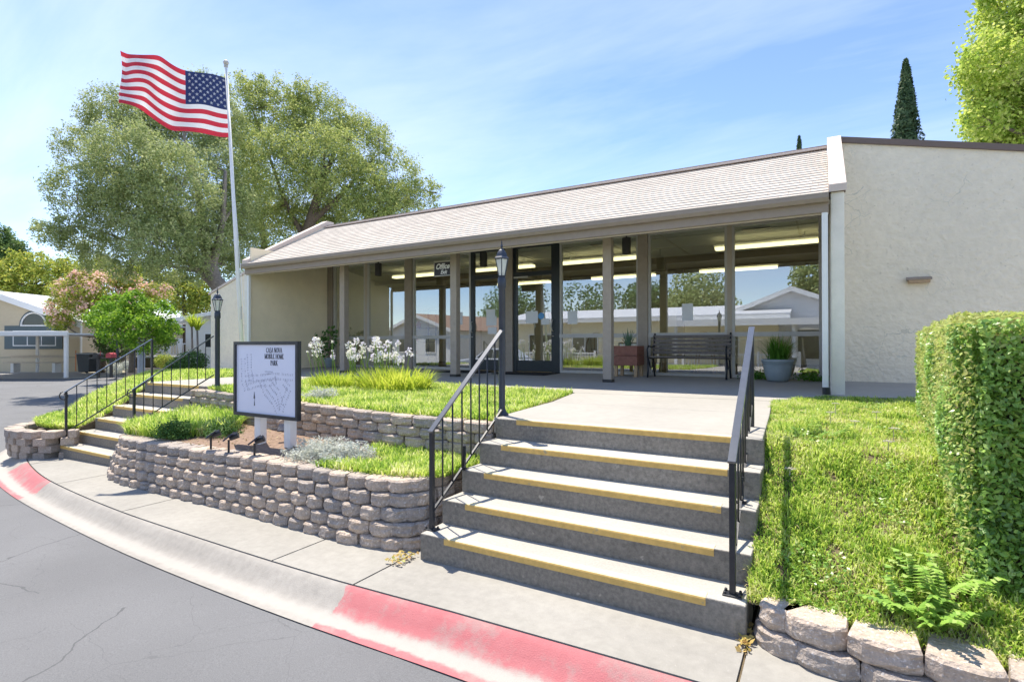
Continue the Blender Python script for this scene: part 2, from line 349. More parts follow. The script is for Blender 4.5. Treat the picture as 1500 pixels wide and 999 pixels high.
def fast_mesh(name, V, F, m, parent=None, uniform=4):
    """numpy vertices (N,3), faces (K,uniform) -> object"""
    me = bpy.data.meshes.new(name); V = np.asarray(V, np.float32); F = np.asarray(F, np.int32)
    if parent is not None: V = V - np.array(parent.location, np.float32)
    me.vertices.add(len(V)); me.vertices.foreach_set('co', V.ravel())
    me.loops.add(F.size); me.loops.foreach_set('vertex_index', F.ravel())
    me.polygons.add(len(F)); me.polygons.foreach_set('loop_start', np.arange(0, F.size, uniform, dtype=np.int32))
    me.polygons.foreach_set('loop_total', np.full(len(F), uniform, np.int32))
    me.update(calc_edges=True); me.validate(); me.materials.append(M[m] if isinstance(m, str) else m)
    o = bpy.data.objects.new(name, me); COL.objects.link(o)
    if parent is not None: o.parent = parent
    return o
def unit(a): return a / (np.linalg.norm(a, axis=1, keepdims=True) + 1e-9)
def leaf_quads(P, N, L, W, fold=.0):
    """diamond leaves at P facing N (n,3); length L and width W per leaf"""
    n = len(P); N = unit(N); t = rng.normal(size=(n, 3)); t = unit(t - N * (t * N).sum(1, keepdims=True)); b = np.cross(N, t)
    L = np.broadcast_to(L, n)[:, None]; W = np.broadcast_to(W, n)[:, None]
    V = np.stack([P - t * L * .5, P + b * W * .5 + N * W * fold, P + t * L * .5, P - b * W * .5 + N * W * fold], 1).reshape(-1, 3)
    return V, np.arange(4 * n).reshape(-1, 4)
def blades(P, H, W, lean, up=None):
    """upright tapering leaves: base pair, bent middle pair, tip -> quad + triangle drawn as two quads"""
    n = len(P); a = rng.uniform(0, 2 * np.pi, n); dx = np.stack([np.cos(a), np.sin(a), np.zeros(n)], 1); sd = np.stack([-np.sin(a), np.cos(a), np.zeros(n)], 1)
    H = np.broadcast_to(H, n)[:, None]; W = np.broadcast_to(W, n)[:, None]; l = (lean * rng.uniform(.2, 1, n))[:, None]
    z = np.array([[0, 0, 1.]])
    m = P + z * H * .6 * (1 - l * .35) + dx * H * l * .35; t = P + z * H * (1 - l * .55) + dx * H * l * .95
    V = np.stack([P - sd * W * .35, P + sd * W * .35, m + sd * W * .5, m - sd * W * .5, t + sd * W * .08, t - sd * W * .08], 1).reshape(-1, 3)
    i = np.arange(n)[:, None] * 6
    F = np.concatenate([i + np.array([[0, 1, 2, 3]]), i + np.array([[3, 2, 4, 5]])], 0)
    return V, F
def sample_grid(A, B, n, zj=0.):
    """n random points on the sheet between polylines A and B"""
    A, B = np.array(A, float), np.array(B, float); k = len(A) - 1
    ar = np.array([np.linalg.norm(A[i + 1] - A[i]) + np.linalg.norm(B[i + 1] - B[i]) for i in range(k)]) * np.array([np.linalg.norm((A[i] + A[i + 1] - B[i] - B[i + 1]) / 2) for i in range(k)])
    s = rng.choice(k, n, p=ar / ar.sum()); t = rng.random(n)[:, None]; w = rng.random(n)[:, None]
    p = (A[s] + (A[s + 1] - A[s]) * t) * (1 - w) + (B[s] + (B[s + 1] - B[s]) * t) * w
    return p

# ================================================================ GROUND, ROAD, KERB, SIDEWALK
gm = MB().add([(-400, -400, -.62), (400, -400, -.62), (400, 400, -.62), (-400, 400, -.62)], [(0, 1, 2, 3)]); struct(gm, 'ground', 'dry')
xs = [-90, -60, -40, -14, -11, -8, -5, -2, 10, 40]
rm = MB().grid([(x, -5.2, ground_slope(x) - .13) for x in xs], [(x, 46., ground_slope(x) - .13) for x in xs], 1, 1); struct(rm, 'road', 'asphalt')
# kerb: inner (pavement) edge and outer (asphalt) edge
kin = [(14, 2.66), (7, 2.62), (3, 2.6), (1.2, 2.6), (-.53, 2.59), (-2.8, 2.535), (-4.8, 2.6), (-6.4, 2.70), (-8.4, 2.93), (-9.8, 3.2), (-10.9, 3.5), (-11.9, 3.9), (-13.2, 4.6), (-15.9, 6.0), (-18.6, 7.5), (-22, 9.9), (-27, 13.6)]
kout = [(14, 2.32), (7, 2.28), (3.0, 2.26), (1.2, 2.26), (-.53, 2.25), (-2.75, 2.21), (-4.75, 2.27), (-6.4, 2.39), (-8.3, 2.58), (-9.9, 2.83), (-11.2, 3.12), (-12.3, 3.52), (-13.6, 4.15), (-16.2, 5.5), (-18.9, 7.0), (-22.3, 9.4), (-27.3, 13.1)]
prof = [(0, 0), (.06, -.004), (.16, -.02), (.30, -.062), (.44, -.098), (.56, -.114), (.74, -.119), (.9, -.118), (1.0, -.122)]
def smooth_line(P, m=5):                                            # smooth an open polyline
    P = np.array(P, float); o = []
    for i in range(len(P) - 1):
        p0, p1, p2, p3 = P[max(i - 1, 0)], P[i], P[i + 1], P[min(i + 2, len(P) - 1)]
        for k in range(m):
            t = k / m; o.append(.5 * (2 * p1 + (p2 - p0) * t + (2 * p0 - 5 * p1 + 4 * p2 - p3) * t * t + (3 * p1 - p0 - 3 * p2 + p3) * t ** 3))
    return np.array(o + [P[-1]])
ki, ko = smooth_line(kin), smooth_line(kout)
s_len = np.concatenate([[0], np.cumsum(np.linalg.norm(np.diff(ki, axis=0), axis=1))])
def s_at(x): return float(np.interp(-x, -ki[:, 0], s_len))
CURB_RED = (s_at(-2.72), s_at(-8.35), s_at(-10.3))
km = MB(); uvs = []
for i in range(len(ki)):
    for t, dz in prof:
        p = ki[i] + (ko[i] - ki[i]) * t; km.v.append((p[0], p[1], ground_slope(p[0]) + dz)); uvs.append((s_len[i], t))
w = len(prof)
for i in range(len(ki) - 1):
    for k in range(w - 1): km.f.append((i * w + k, i * w + k + 1, (i + 1) * w + k + 1, (i + 1) * w + k))
M['kerb'] = curb_mat()
ko_ = struct(km, 'kerb', 'kerb', smooth=True)
ul = ko_.data.uv_layers.new(name='UVMap')
for lp in ko_.data.loops: ul.data[lp.index].uv = uvs[lp.vertex_index]
# pavement slabs: between kerb and walls, cut by joints
def in_y(x): return float(np.interp(-x, -ki[:, 0], ki[:, 1]))
def slab(x0, x1, yb0, yb1, name='sidewalk', m='concrete', g=.008):
    n = 6; A = []; B = []
    for k in range(n + 1):
        x = x0 + (x1 - x0) * k / n; y = in_y(x) + .014; yb = yb0 + (yb1 - yb0) * k / n
        A.append((x, y, ground_slope(x) + .002)); B.append((x, yb, ground_slope(x) + .002))
    mb = MB(); n1 = n + 1
    vs = A + B + [(x, y, z - .16) for x, y, z in A] + [(x, y, z - .16) for x, y, z in B]
    fs = [(k, k + 1, n1 + k + 1, n1 + k) for k in range(n)] + [(2 * n1 + k + 1, 2 * n1 + k, k, k + 1) for k in range(n)]
    fs += [(0, n1, 3 * n1, 2 * n1), (n, 2 * n1 + n, 3 * n1 + n, n1 + n)]
    mb.add(vs, fs); struct(mb, name, m)
cuts = [(12.0, 3.2), (6.0, 3.2), (2.6, 3.2), (-.35, 3.6), (-2.69, 3.5), (-3.55, 3.5), (-6.05, 3.5), (-8.15, 3.9), (-10.05, 4.2)]
for i in range(len(cuts) - 1):
    slab(cuts[i + 1][0] + .008, cuts[i][0] - .008, cuts[i + 1][1], cuts[i][1])
slab(-11.9, -10.066, 4.1, 4.1)
# joint filling (dark dirt) under the pavement joints
jm = MB(); xs2 = np.linspace(-11.9, 3, 60)
jm.grid([(x, in_y(x) - .004, ground_slope(x) - .012) for x in xs2], [(x, 3.6, ground_slope(x) - .012) for x in xs2], 1, 1); struct(jm, 'joint_soil', 'mulch')

# ================================================================ WALKWAY AND PORCH SLAB
DZ = .9
def dz(y): return DZ + max(0, min(1, (y - 7.0) / 3.4)) * .045
wk = MB()
# straight walk above the near stairs, built in panels with joints
def panel(poly, m='walk', th=.14, mb=None):
    (mb or wk).prism([(x, y, dz(y)) for x, y in poly], (0, 0, -th))
panel([(-2.60, 4.148), (-.372, 4.148), (-.44, 5.6), (-2.72, 5.6)])
panel([(-2.722, 5.612), (-.441, 5.612), (-.52, 6.9), (-2.95, 6.80)])
struct(wk, 'walkway', 'walk', bevel=.008)
pk = MB()
fr = [(-12.2, 8.0), (-10.3, 7.85), (-8.5, 7.55), (-5.5, 7.08), (-2.96, 6.812), (-.52, 6.912), (.08, 7.85), (6.5, 8.05)]
for i in range(len(fr) - 1):
    (x0, y0), (x1, y1) = fr[i], fr[i + 1]
    pk.grid([(x0, y0, dz(y0)), (x1, y1, dz(y1))], [(x0, 10.6, .945), (x1, 10.6, .945)], 5, 2)
    pk.add([(x0, y0, dz(y0)), (x1, y1, dz(y1)), (x1, y1, .6), (x0, y0, .6)], [(0, 1, 2, 3)])
struct(pk, 'porch_floor', 'walk')
lk = MB(); panel([(-10.38, 4.985), (-8.50, 4.985), (-8.45, 7.54), (-10.28, 7.84), (-10.45, 6.4)], mb=lk); struct(lk, 'path', 'walk', bevel=.01)

# ================================================================ BEDS (soil sheets) and their planting
def skirt(mb, P, zb):
    for a, b in zip(P[:-1], P[1:]): mb.add([a, b, (b[0], b[1], zb), (a[0], a[1], zb)], [(0, 1, 2, 3)])
LB_A = [(-8.35, 3.75, .36), (-7.9, 3.56, .365), (-6.5, 3.42, .392), (-5, 3.37, .425), (-3.7, 3.30, .455), (-2.95, 3.32, .478), (-2.68, 3.5, .485)]
LB_B = [(-8.4, 4.8, .5), (-7.6, 4.7, .5), (-6.6, 4.52, .5), (-5.3, 4.32, .5), (-3.9, 4.15, .5), (-3.0, 4.1, .5), (-2.60, 4.1, .5)]
m_ = MB().grid(LB_A, LB_B, 4, 3); struct(m_, 'lower_bed_soil', 'soil')
UB_A = [(-8.5, 4.98, .84), (-7.5, 4.74, .84), (-5.4, 4.42, .84), (-3.9, 4.2, .84), (-2.62, 4.18, .86)]
UB_B = [(-8.46, 7.52, .88), (-7, 7.30, .88), (-5.5, 7.06, .88), (-4, 6.90, .88), (-2.97, 6.79, .88)]
m_ = MB().grid(UB_A, UB_B, 6, 3); struct(m_, 'upper_bed_soil', 'mulch')
RB_A = [(-.37, 3.16, .17), (.3, 3.08, .17), (1, 3.03, .17), (2.6, 2.99, .17), (7, 2.98, .17)]
RB_M = [(-.37, 4.45, .84), (.3, 4.4, .82), (1, 4.35, .81), (2.6, 4.3, .80), (7, 4.3, .80)]
RB_B = [(-.53, 6.95, .87), (.07, 7.86, .885), (1, 7.92, .885), (2.6, 7.97, .885), (7, 8.05, .885)]
m_ = MB().grid(RB_A, RB_M, 4, 3).grid(RB_M, RB_B, 4, 3); struct(m_, 'right_bed_soil', 'mulch')
SL_A = [(-10.42, 3.98, .20), (-10.42, 4.5, .44), (-10.42, 5.0, .80), (-10.5, 6.4, .87), (-10.32, 7.85, .90), (-12.3, 8.1, .88), (-15, 8.7, .78), (-18, 9.6, .66)]
SL_B = [(-12.02, 4.28, .26), (-12.6, 4.74, .31), (-13.4, 5.2, .36), (-14.6, 5.95, .42), (-15.8, 6.75, .46), (-17.1, 7.6, .5), (-18.6, 8.6, .52), (-20.6, 10.0, .55)]
m_ = MB().grid(SL_A, SL_B, 5, 3); skirt(m_, SL_B, -.4); skirt(m_, SL_A[:5], -.3)
PL_A = [(-10.42, 3.82, .21), (-10.75, 3.72, .235), (-11.2, 3.72, .24), (-11.62, 3.86, .24), (-12.0, 4.25, .24)]
PL_B = [tuple(np.array(SL_A[0]) + (np.array(SL_B[0]) - np.array(SL_A[0])) * k / 4) for k in range(5)]
m_.grid(PL_A, PL_B, 2, 2); struct(m_, 'left_bed_soil', 'mulch')
GR_A = [(-12.25, 8.1, .893), (-15, 8.7, .79), (-18, 9.6, .67), (-20.6, 10.0, .56)]
GR_B = [(-12.25, 10.5, .90), (-15, 10.5, .82), (-18, 10.5, .74), (-21, 12.5, .62)]
m_ = MB().grid(GR_A, GR_B, 3, 3); skirt(m_, GR_B, -.4); skirt(m_, [GR_A[-1], GR_B[-1]], -.4); struct(m_, 'gravel_bed', 'gravel')
LF = dict(
    lawn=leaf_mat('groundcover_leaf', [(0.08, 0.18, 0.03), (0.2, 0.36, 0.045), (0.35, 0.51, 0.08), (0.49, 0.61, 0.13), (0.59, 0.65, 0.24), (0.66, 0.65, 0.37)], .4, patch=4.),
    lily=leaf_mat('daylily_leaf', [(0.22, 0.36, 0.035), (0.36, 0.46, 0.05), (0.48, 0.54, 0.09)], .4),
    silver=leaf_mat('silver_leaf', [(.40, .43, .38), (.55, .57, .52), (.48, .50, .40)], .2),
    dkshrub=leaf_mat('dark_shrub_leaf', [(0.046, 0.111, 0.026), (0.078, 0.169, 0.039), (0.13, 0.234, 0.065)], .25),
    hedge=leaf_mat('hedge_leaf', [(0.08, 0.17, 0.03), (0.18, 0.34, 0.055), (0.29, 0.47, 0.08), (0.4, 0.5, 0.17)], .25, .35, .5),
    hedget=leaf_mat('hedge_tip_leaf', [(0.36, 0.4, 0.11), (0.46, 0.48, 0.18), (0.36, 0.46, 0.1), (0.42, 0.38, 0.18)], .35),
    olive=leaf_mat('olive_leaf', [(0.14, 0.2, 0.075), (0.24, 0.31, 0.115), (0.34, 0.4, 0.165), (0.47, 0.5, 0.27)], .3),
    oak=leaf_mat('willow_leaf', [(0.13, 0.19, 0.06), (0.23, 0.305, 0.09), (0.35, 0.41, 0.125), (0.48, 0.5, 0.2)], .35),
    bright=leaf_mat('bright_leaf', [(.06, .15, .015), (.15, .32, .03), (.30, .46, .05)], .4),
    syc=leaf_mat('broad_leaf', [(0.161, 0.276, 0.034), (0.287, 0.414, 0.057), (0.437, 0.529, 0.115), (0.552, 0.575, 0.207)], .4),
    yelgr=leaf_mat('yellow_green_leaf', [(0.144, 0.23, 0.043), (0.287, 0.359, 0.057), (0.517, 0.489, 0.101)], .35),
    dktree=leaf_mat('dark_tree_leaf', [(0.065, 0.122, 0.041), (0.114, 0.195, 0.057), (0.179, 0.26, 0.081)], .25),
    cyp=leaf_mat('cypress_leaf', [(0.038, 0.075, 0.034), (0.068, 0.118, 0.051), (0.111, 0.161, 0.075)], .15),
    pink=leaf_mat('pink_blossom', [(.70, .40, .34), (.80, .54, .46), (.74, .58, .42)], .3), stem=leaf_mat('flower_stem', [(.20, .32, .07), (.28, .38, .10)], .3),
    petal=leaf_mat('pale_petal', [(.66, .62, .78), (.80, .78, .80), (.70, .72, .48)], .3), wpetal=leaf_mat('white_petal', [(.5, .48, .38), (.6, .58, .48)], .3),
    potp=leaf_mat('strap_leaf', [(.05, .16, .02), (.10, .25, .03), (.16, .34, .05)], .35), agave=leaf_mat('blue_green_leaf', [(.10, .19, .12), (.16, .26, .17)], .2),
    straw=leaf_mat('straw', [(.42, .36, .20), (.34, .27, .14)], .2),
)
def cover(name, P, hmin, hmax, w, lean, m, parent=None, kind='stuff'):
    n = len(P); H = rng.uniform(hmin, hmax, n)
    V, F = blades(P, H, w * rng.uniform(.7, 1.3, n), lean); o = fast_mesh(name, V, F, m, parent)
    if kind and parent is None: tag(o, kind=kind)
    return o
def sub(P, f): return P[np.array([f(*p) for p in P])]
# near right slope
P = np.concatenate([sample_grid(RB_A[:4], RB_M[:4], 56000), sample_grid(RB_M[:4], RB_B[:4], 62000), sample_grid(RB_A[3:], RB_M[3:], 7000), sample_grid(RB_M[3:], RB_B[3:], 9000)])
P = P[(P[:, 0] < 1.35) | (P[:, 0] > 2.3)]
tall = .55 + .95 * (np.sin(P[:, 0] * 9 + P[:, 1] * 4) * np.sin(P[:, 1] * 7 - P[:, 0] * 3) * .5 + .5) ** 1.3 + .25 * (rng.random(len(P)) < .06)
thin = (np.sin(P[:, 0] * 13 + 1) * np.sin(P[:, 1] * 11 + P[:, 0] * 4) > .84) & (rng.random(len(P)) < .7)
P, tall = P[~thin], tall[~thin]
V, F = blades(P, rng.uniform(.028, .066, len(P)) * tall, .0072 * rng.uniform(.7, 1.4, len(P)), .9)
o = fast_mesh('groundcover', V, F, LF['lawn']); tag(o, 'bright yellow-green groundcover on the slope between steps and hedge', 'groundcover', kind='stuff')
Q = P[rng.random(len(P)) < .04]
V, F = blades(Q, rng.uniform(.03, .07, len(Q)), .006, 1.6); tag(fast_mesh('dry_stems', V, F, LF['straw']), 'dry straw-coloured stems among the right slope planting', 'groundcover', kind='stuff')
Q = P[(np.sin(P[:, 0] * 6 + 2) * np.sin(P[:, 1] * 4.3) > .35) & (rng.random(len(P)) < .16)]
V, F = leaf_quads(Q + np.array([0, 0, .035]), rng.normal(size=(len(Q), 3)) * .5 + np.array([0, 0, .8]), rng.uniform(.018, .034, len(Q)), rng.uniform(.012, .02, len(Q))); tag(fast_mesh('clover', V, F, LF['hedge']), 'small round-leaved weeds in patches on the right slope', 'groundcover', kind='stuff')
# upper lawn strip
P = sample_grid(UB_A, UB_B, 34000); P = np.concatenate([P, sample_grid(UB_A, [tuple(np.array(a) + (np.array(b) - a) * .25) for a, b in zip(np.array(UB_A), np.array(UB_B))], 9000)])
o = cover('grass', P, .05, .12, .011, .9, LF['lawn']); tag(o, 'green grassy groundcover on the upper terrace behind the block wall', 'grass')
# lower bed planting: right and left patches, bare soil between
P = sample_grid(LB_A, LB_B, 30000)
Pr = P[(P[:, 0] > -3.75 + .25 * np.sin(P[:, 1] * 9))]
o = cover('grass', Pr, .06, .13, .011, .8, LF['lawn']); tag(o, 'yellow-green groundcover in the lower bed by the steps', 'grass')
Pl = P[(P[:, 0] < -6.75 + .3 * np.sin(P[:, 1] * 5)) & (P[:, 1] > 3.62)]
o = cover('grass', Pl, .10, .26, .014, .8, LF['lawn']); tag(o, 'tall yellow-green groundcover in the lower bed by the left steps', 'grass')
P = np.concatenate([sample_grid(SL_A, SL_B, 44000), sample_grid(PL_A, PL_B, 5000)])
o = cover('grass', P, .07, .17, .016, .9, LF['lawn']); tag(o, 'green slope planting left of the left steps beside the road', 'grass')
P = sample_grid(LB_A, LB_B, 700)
V, F = leaf_quads(P + np.array([0, 0, .012]), rng.normal(size=(len(P), 3)) * .4 + np.array([0, 0, 1]), rng.uniform(.015, .05, len(P)), rng.uniform(.01, .025, len(P)))
tag(fast_mesh('leaf_litter', V, F, LF['straw']), 'dry leaf litter scattered on the bare soil of the lower bed', 'leaf litter', kind='stuff')
P = np.concatenate([sample_grid([(-.40, 2.95, .004), (-.32, 2.95, .004)], [(-.39, 3.2, .03), (-.34, 3.2, .03)], 60), sample_grid([(-2.75, 2.9, .004), (-2.6, 2.9, .004)], [(-2.75, 3.12, .004), (-2.62, 3.12, .004)], 60)])
V, F = leaf_quads(P + np.array([0, 0, .012]), rng.normal(size=(len(P), 3)) * .5 + np.array([0, 0, 1]), rng.uniform(.02, .05, len(P)), rng.uniform(.012, .03, len(P)))
tag(fast_mesh('leaf_litter', V, F, leaf_mat('fallen_leaf', [(.55, .48, .1), (.45, .3, .12), (.4, .42, .1)], .2)), 'fallen yellow leaves at the foot of the near steps', 'leaf litter', kind='stuff')
# ================================================================ BLOCK WALLS
def block_wall(name, path, zbase, courses, label, h=.1, length=.29, depth=.24, setback=.016, cap=True, face=-1, taper=.5, gap=.006):
    """dry-laid split-face blocks following a plan polyline; each course set back and staggered"""
    P = smooth_line([np.array(p) for p in path], 8)
    root = thing(name, (path[0][0], path[0][1], zbase(path[0][0])), label, 'retaining wall')
    body, top = MB(), MB()
    for c in range(courses):
        seg = np.diff(P, axis=0); tn = unit(np.vstack([seg[:1], (seg[:-1] + seg[1:]) / 2 if len(seg) > 1 else seg[:0], seg[-1:]]))
        nrm = np.stack([tn[:, 1], -tn[:, 0]], 1) * -face            # outward
        Q = P - nrm * (-1) * 0 - nrm * setback * c
        L = np.concatenate([[0], np.cumsum(np.linalg.norm(np.diff(Q, axis=0), axis=1))])
        s = -random.uniform(.2, .8) * length if c % 2 else -.02
        while s < L[-1] - .05:
            ln = length * random.uniform(.9, 1.1); a, b = max(s, 0), min(s + ln, L[-1]); s += ln
            if b - a < .07: continue
            pt = lambda t: np.array([np.interp(t, L, Q[:, 0]), np.interp(t, L, Q[:, 1])])
            A, B = pt(a), pt(b); t = (B - A) / (np.linalg.norm(B - A) + 1e-9); n_ = np.array([t[1], -t[0]]) * -face; l = np.linalg.norm(B - A) - gap
            x0, x1 = gap / 2, gap / 2 + l; j = random.uniform(-.010, .010); ch = min(.065, l * .26); q = random.uniform(.034, .052)
            plan = [(x0, -q), (x0 + ch * .9, -.002), (x0 + (x1 - x0) * .36, .003), (x0 + (x1 - x0) * .64, .004), (x1 - ch * .9, -.002), (x1, -q), (x1 - .03, -depth), (x0 + .03, -depth)]
            z0 = zbase((A[0] + B[0]) / 2) + c * h; hh = h - .004
            tgt = top if (cap and c == courses - 1) else body
            vs = []
            for zf, ins in ((0, .010), (.12, 0), (.36, -.005), (.64, .002), (.86, 0), (1, .014)):
                for (x, y) in plan:
                    yy = y - ins if y > -depth * .9 else y
                    jit = random.uniform(-.0065, .0065) if y > -depth * .9 else 0
                    xx = x + (ins * .5 if x < (x0 + x1) / 2 else -ins * .5)
                    w_ = A + t * xx + n_ * (yy + j + jit); vs.append((w_[0], w_[1], z0 + hh * zf))
            k = len(plan); fs = [tuple(range(k))[::-1], tuple(range(5 * k, 6 * k))]
            for r_ in range(5):
                for i in range(k): fs.append((r_ * k + i, r_ * k + (i + 1) % k, (r_ + 1) * k + (i + 1) % k, (r_ + 1) * k + i))
            tgt.add(vs, fs)
    body.build('block_courses', 'block', root)
    if cap: top.build('cap_course', 'block', root)
    return root
zlow = lambda x: ground_slope(x) - .015
block_wall('retaining_wall', [(-8.62, 4.15), (-8.5, 3.85), (-8.3, 3.55), (-7.95, 3.36), (-7.4, 3.25), (-6.5, 3.21), (-5.1, 3.17), (-4.1, 3.1), (-3.4, 3.06), (-2.95, 3.08), (-2.76, 3.16), (-2.65, 3.28), (-2.62, 3.5), (-2.615, 3.75), (-2.61, 4.0)], zlow, 5, 'long curved five-course grey block wall in front of the map sign bed', h=.106, length=.235, gap=.011, setback=.030)
block_wall('retaining_wall', [(-8.62, 4.72), (-8.45, 4.72), (-8.0, 4.68), (-7.2, 4.56), (-5.9, 4.34), (-5.2, 4.24), (-3.9, 4.08), (-3.2, 4.03), (-2.59, 4.03)], lambda x: .455, 4, 'upper brown-grey block wall behind the map sign', h=.102, length=.31, setback=.010, depth=.2)
block_wall('retaining_wall', [(-10.30, 3.98), (-10.40, 3.80), (-10.7, 3.66), (-11.2, 3.64), (-11.6, 3.74), (-11.9, 3.98), (-12.1, 4.3), (-12.6, 4.75), (-13.1, 5.1)], zlow, 4, 'short curved grey block wall at the left foot of the left steps', h=.11, length=.28)
block_wall('retaining_wall', [(-.355, 3.12), (-.33, 3.03), (-.15, 2.96), (.1, 2.92), (.5, 2.88), (1.0, 2.85), (1.7, 2.83), (2.5, 2.82), (7.0, 2.82)], lambda x: -.008, 2, 'low wall of large pale blocks below the hedge at lower right', h=.115, length=.31, depth=.30, cap=False, setback=.03)
# ================================================================ STAIRS
def stairs(name, x0, x1, y0, t, zb, n, ztop, label, skew=0., nose=True, yx=(.29, .21)):
    root = thing(name, ((x0 + x1) / 2, y0, zb), label, 'stairs')
    mb = MB()
    r = (ztop - zb) / n
    for k in range(n):
        yb = y0 + t * k; last = (k == n - 1)
        ya = y0 + t * n + (-.0 if not last else -.005)
        poly = [(x0, yb), (x1, yb), (x1, yb + t + .002 if not last else yb + .008), (x0, yb + t + .002 if not last else yb + .008)]
        z1 = zb + r * (k + 1)
        if last: z1 -= .003
        mb.box((x0, yb, zb - .25 if k == 0 else zb + r * k - .10), (x1, yb + (t + .06 if not last else .02), z1))
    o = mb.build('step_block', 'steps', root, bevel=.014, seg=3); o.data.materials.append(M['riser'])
    for p in o.data.polygons: p.material_index = 0 if abs(p.normal.z) > .5 else 1  # upright faces take the darker, mottled concrete
    if nose:
        for k in range(n):
            yb = y0 + t * k; z = zb + r * (k + 1); q = MB()
            xa, xb = x0 + yx[0], x1 - yx[1] - .0
            pr = [(xa, yb + .062, z + .003), (xa, yb + .010, z + .003), (xa, yb + .001, z - .002), (xa, yb - .003, z - .010), (xa, yb - .003, z - .045), (xa, yb + .02, z - .045), (xa, yb + .02, z - .02), (xa, yb + .062, z - .012)]
            ns = q.prism(pr, (xb - xa, 0, 0)).build('nosing_strip', 'yellow', root); ns.data.materials.append(M['sunlit_yellow'])
            for p in ns.data.polygons: p.material_index = 1 if p.normal.z > .8 else 0  # strip tops coloured paler, sun glare put into the paint
    return root
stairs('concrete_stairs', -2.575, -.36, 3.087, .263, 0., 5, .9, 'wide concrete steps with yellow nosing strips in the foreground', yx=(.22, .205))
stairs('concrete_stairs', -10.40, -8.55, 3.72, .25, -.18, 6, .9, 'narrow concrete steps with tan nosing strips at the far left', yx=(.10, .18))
# ================================================================ HANDRAILS
def rail(name, lo, hi, post_lo, label, n, mid=None, wide=.04, curl=0, post_hi=None, foot=True, low_off=(.60, .60), ball=.007, lowr=.011):
    """sloped rail: flat top bar lo->hi, lower rod, balusters and posts; all in one vertical plane"""
    root = thing(name, (lo[0], lo[1], post_lo), label, 'handrail')
    lo, hi = Vector(lo), Vector(hi)
    MB().bar(lo + (lo - hi).normalized() * .03, hi, wide, .016).build('top_rail', 'railtop', root, bevel=.003)
    L0 = Vector((lo.x, lo.y, lo.z - low_off[0])); H0 = Vector((hi.x, hi.y, hi.z - low_off[1]))
    MB().bar(L0, H0, .016, .016).build('lower_rod', 'black', root)
    for i in range(1, n + 1):
        t = i / (n + 1); a = lo + (hi - lo) * t; b = L0 + (H0 - L0) * t
        MB().tube([(a.x, a.y, a.z - .006), (b.x, b.y, b.z)], ball, 6).build('baluster', 'black', root, smooth=True)
    p = MB().box((lo.x - .016, lo.y - .016, post_lo), (lo.x + .016, lo.y + .016, lo.z - .006))
    if foot: p.box((lo.x - .05, lo.y - .035, post_lo), (lo.x + .05, lo.y + .035, post_lo + .01)); [p.lathe([(.009, 0), (.009, .012), (.004, .016)], (lo.x + a, lo.y + b, post_lo + .01), 6) for a in (-.038, .038) for b in (-.022, .022)]
    p.build('post', 'black', root, bevel=.003)
    if post_hi is not None:
        MB().box((hi.x - .016, hi.y - .016, post_hi), (hi.x + .016, hi.y + .016, hi.z - .006)).build('post', 'black', root, bevel=.003)
    if mid:
        t, zf = mid; a = lo + (hi - lo) * t
        MB().box((a.x - .012, a.y - .012, zf), (a.x + .012, a.y + .012, a.z - .006 - low_off[0] + .12)).box((a.x - .03, a.y - .03, zf), (a.x + .03, a.y + .03, zf + .008)).build('support_leg', 'black', root)
    if curl:
        d = (lo - hi).normalized(); d.z = 0; d.normalize(); pts = []
        for k in range(15):
            w_ = R(70) - k * R(26); r_ = .075 - k * .0035
            pts.append(lo + d * (.02 + math.cos(w_) * r_) + Vector((0, 0, -.07 + math.sin(w_) * r_)))
        MB().tube(pts, .009, 6).build('scroll', 'black', root, smooth=True)
    return root
rail('handrail', (-2.545, 3.19, .93), (-2.60, 4.30, 1.70), .18, 'black handrail with lower rod joined to the lamp post, left of the near steps', 7, mid=(.40, .54), wide=.045, low_off=(.62, .74), curl=0)
rail('handrail', (-.44, 3.19, .93), (-.50, 4.72, 1.70), .18, 'black handrail seen nearly end-on at the right of the near steps', 8, mid=(.37, .54), wide=.045, low_off=(.62, .62), post_hi=.9)
rail('handrail', (-10.32, 3.80, .83), (-10.32, 5.05, 1.66), .0, 'black handrail with scroll end at the outer left edge of the left steps', 8, wide=.03, curl=1, post_hi=.9, low_off=(.64, .7))
rail('handrail', (-8.62, 3.98, .93), (-8.40, 5.02, 1.70), .18, 'black handrail with scroll end joined to the lamp beside the left steps', 8, wide=.03, curl=1, low_off=(.52, .62))
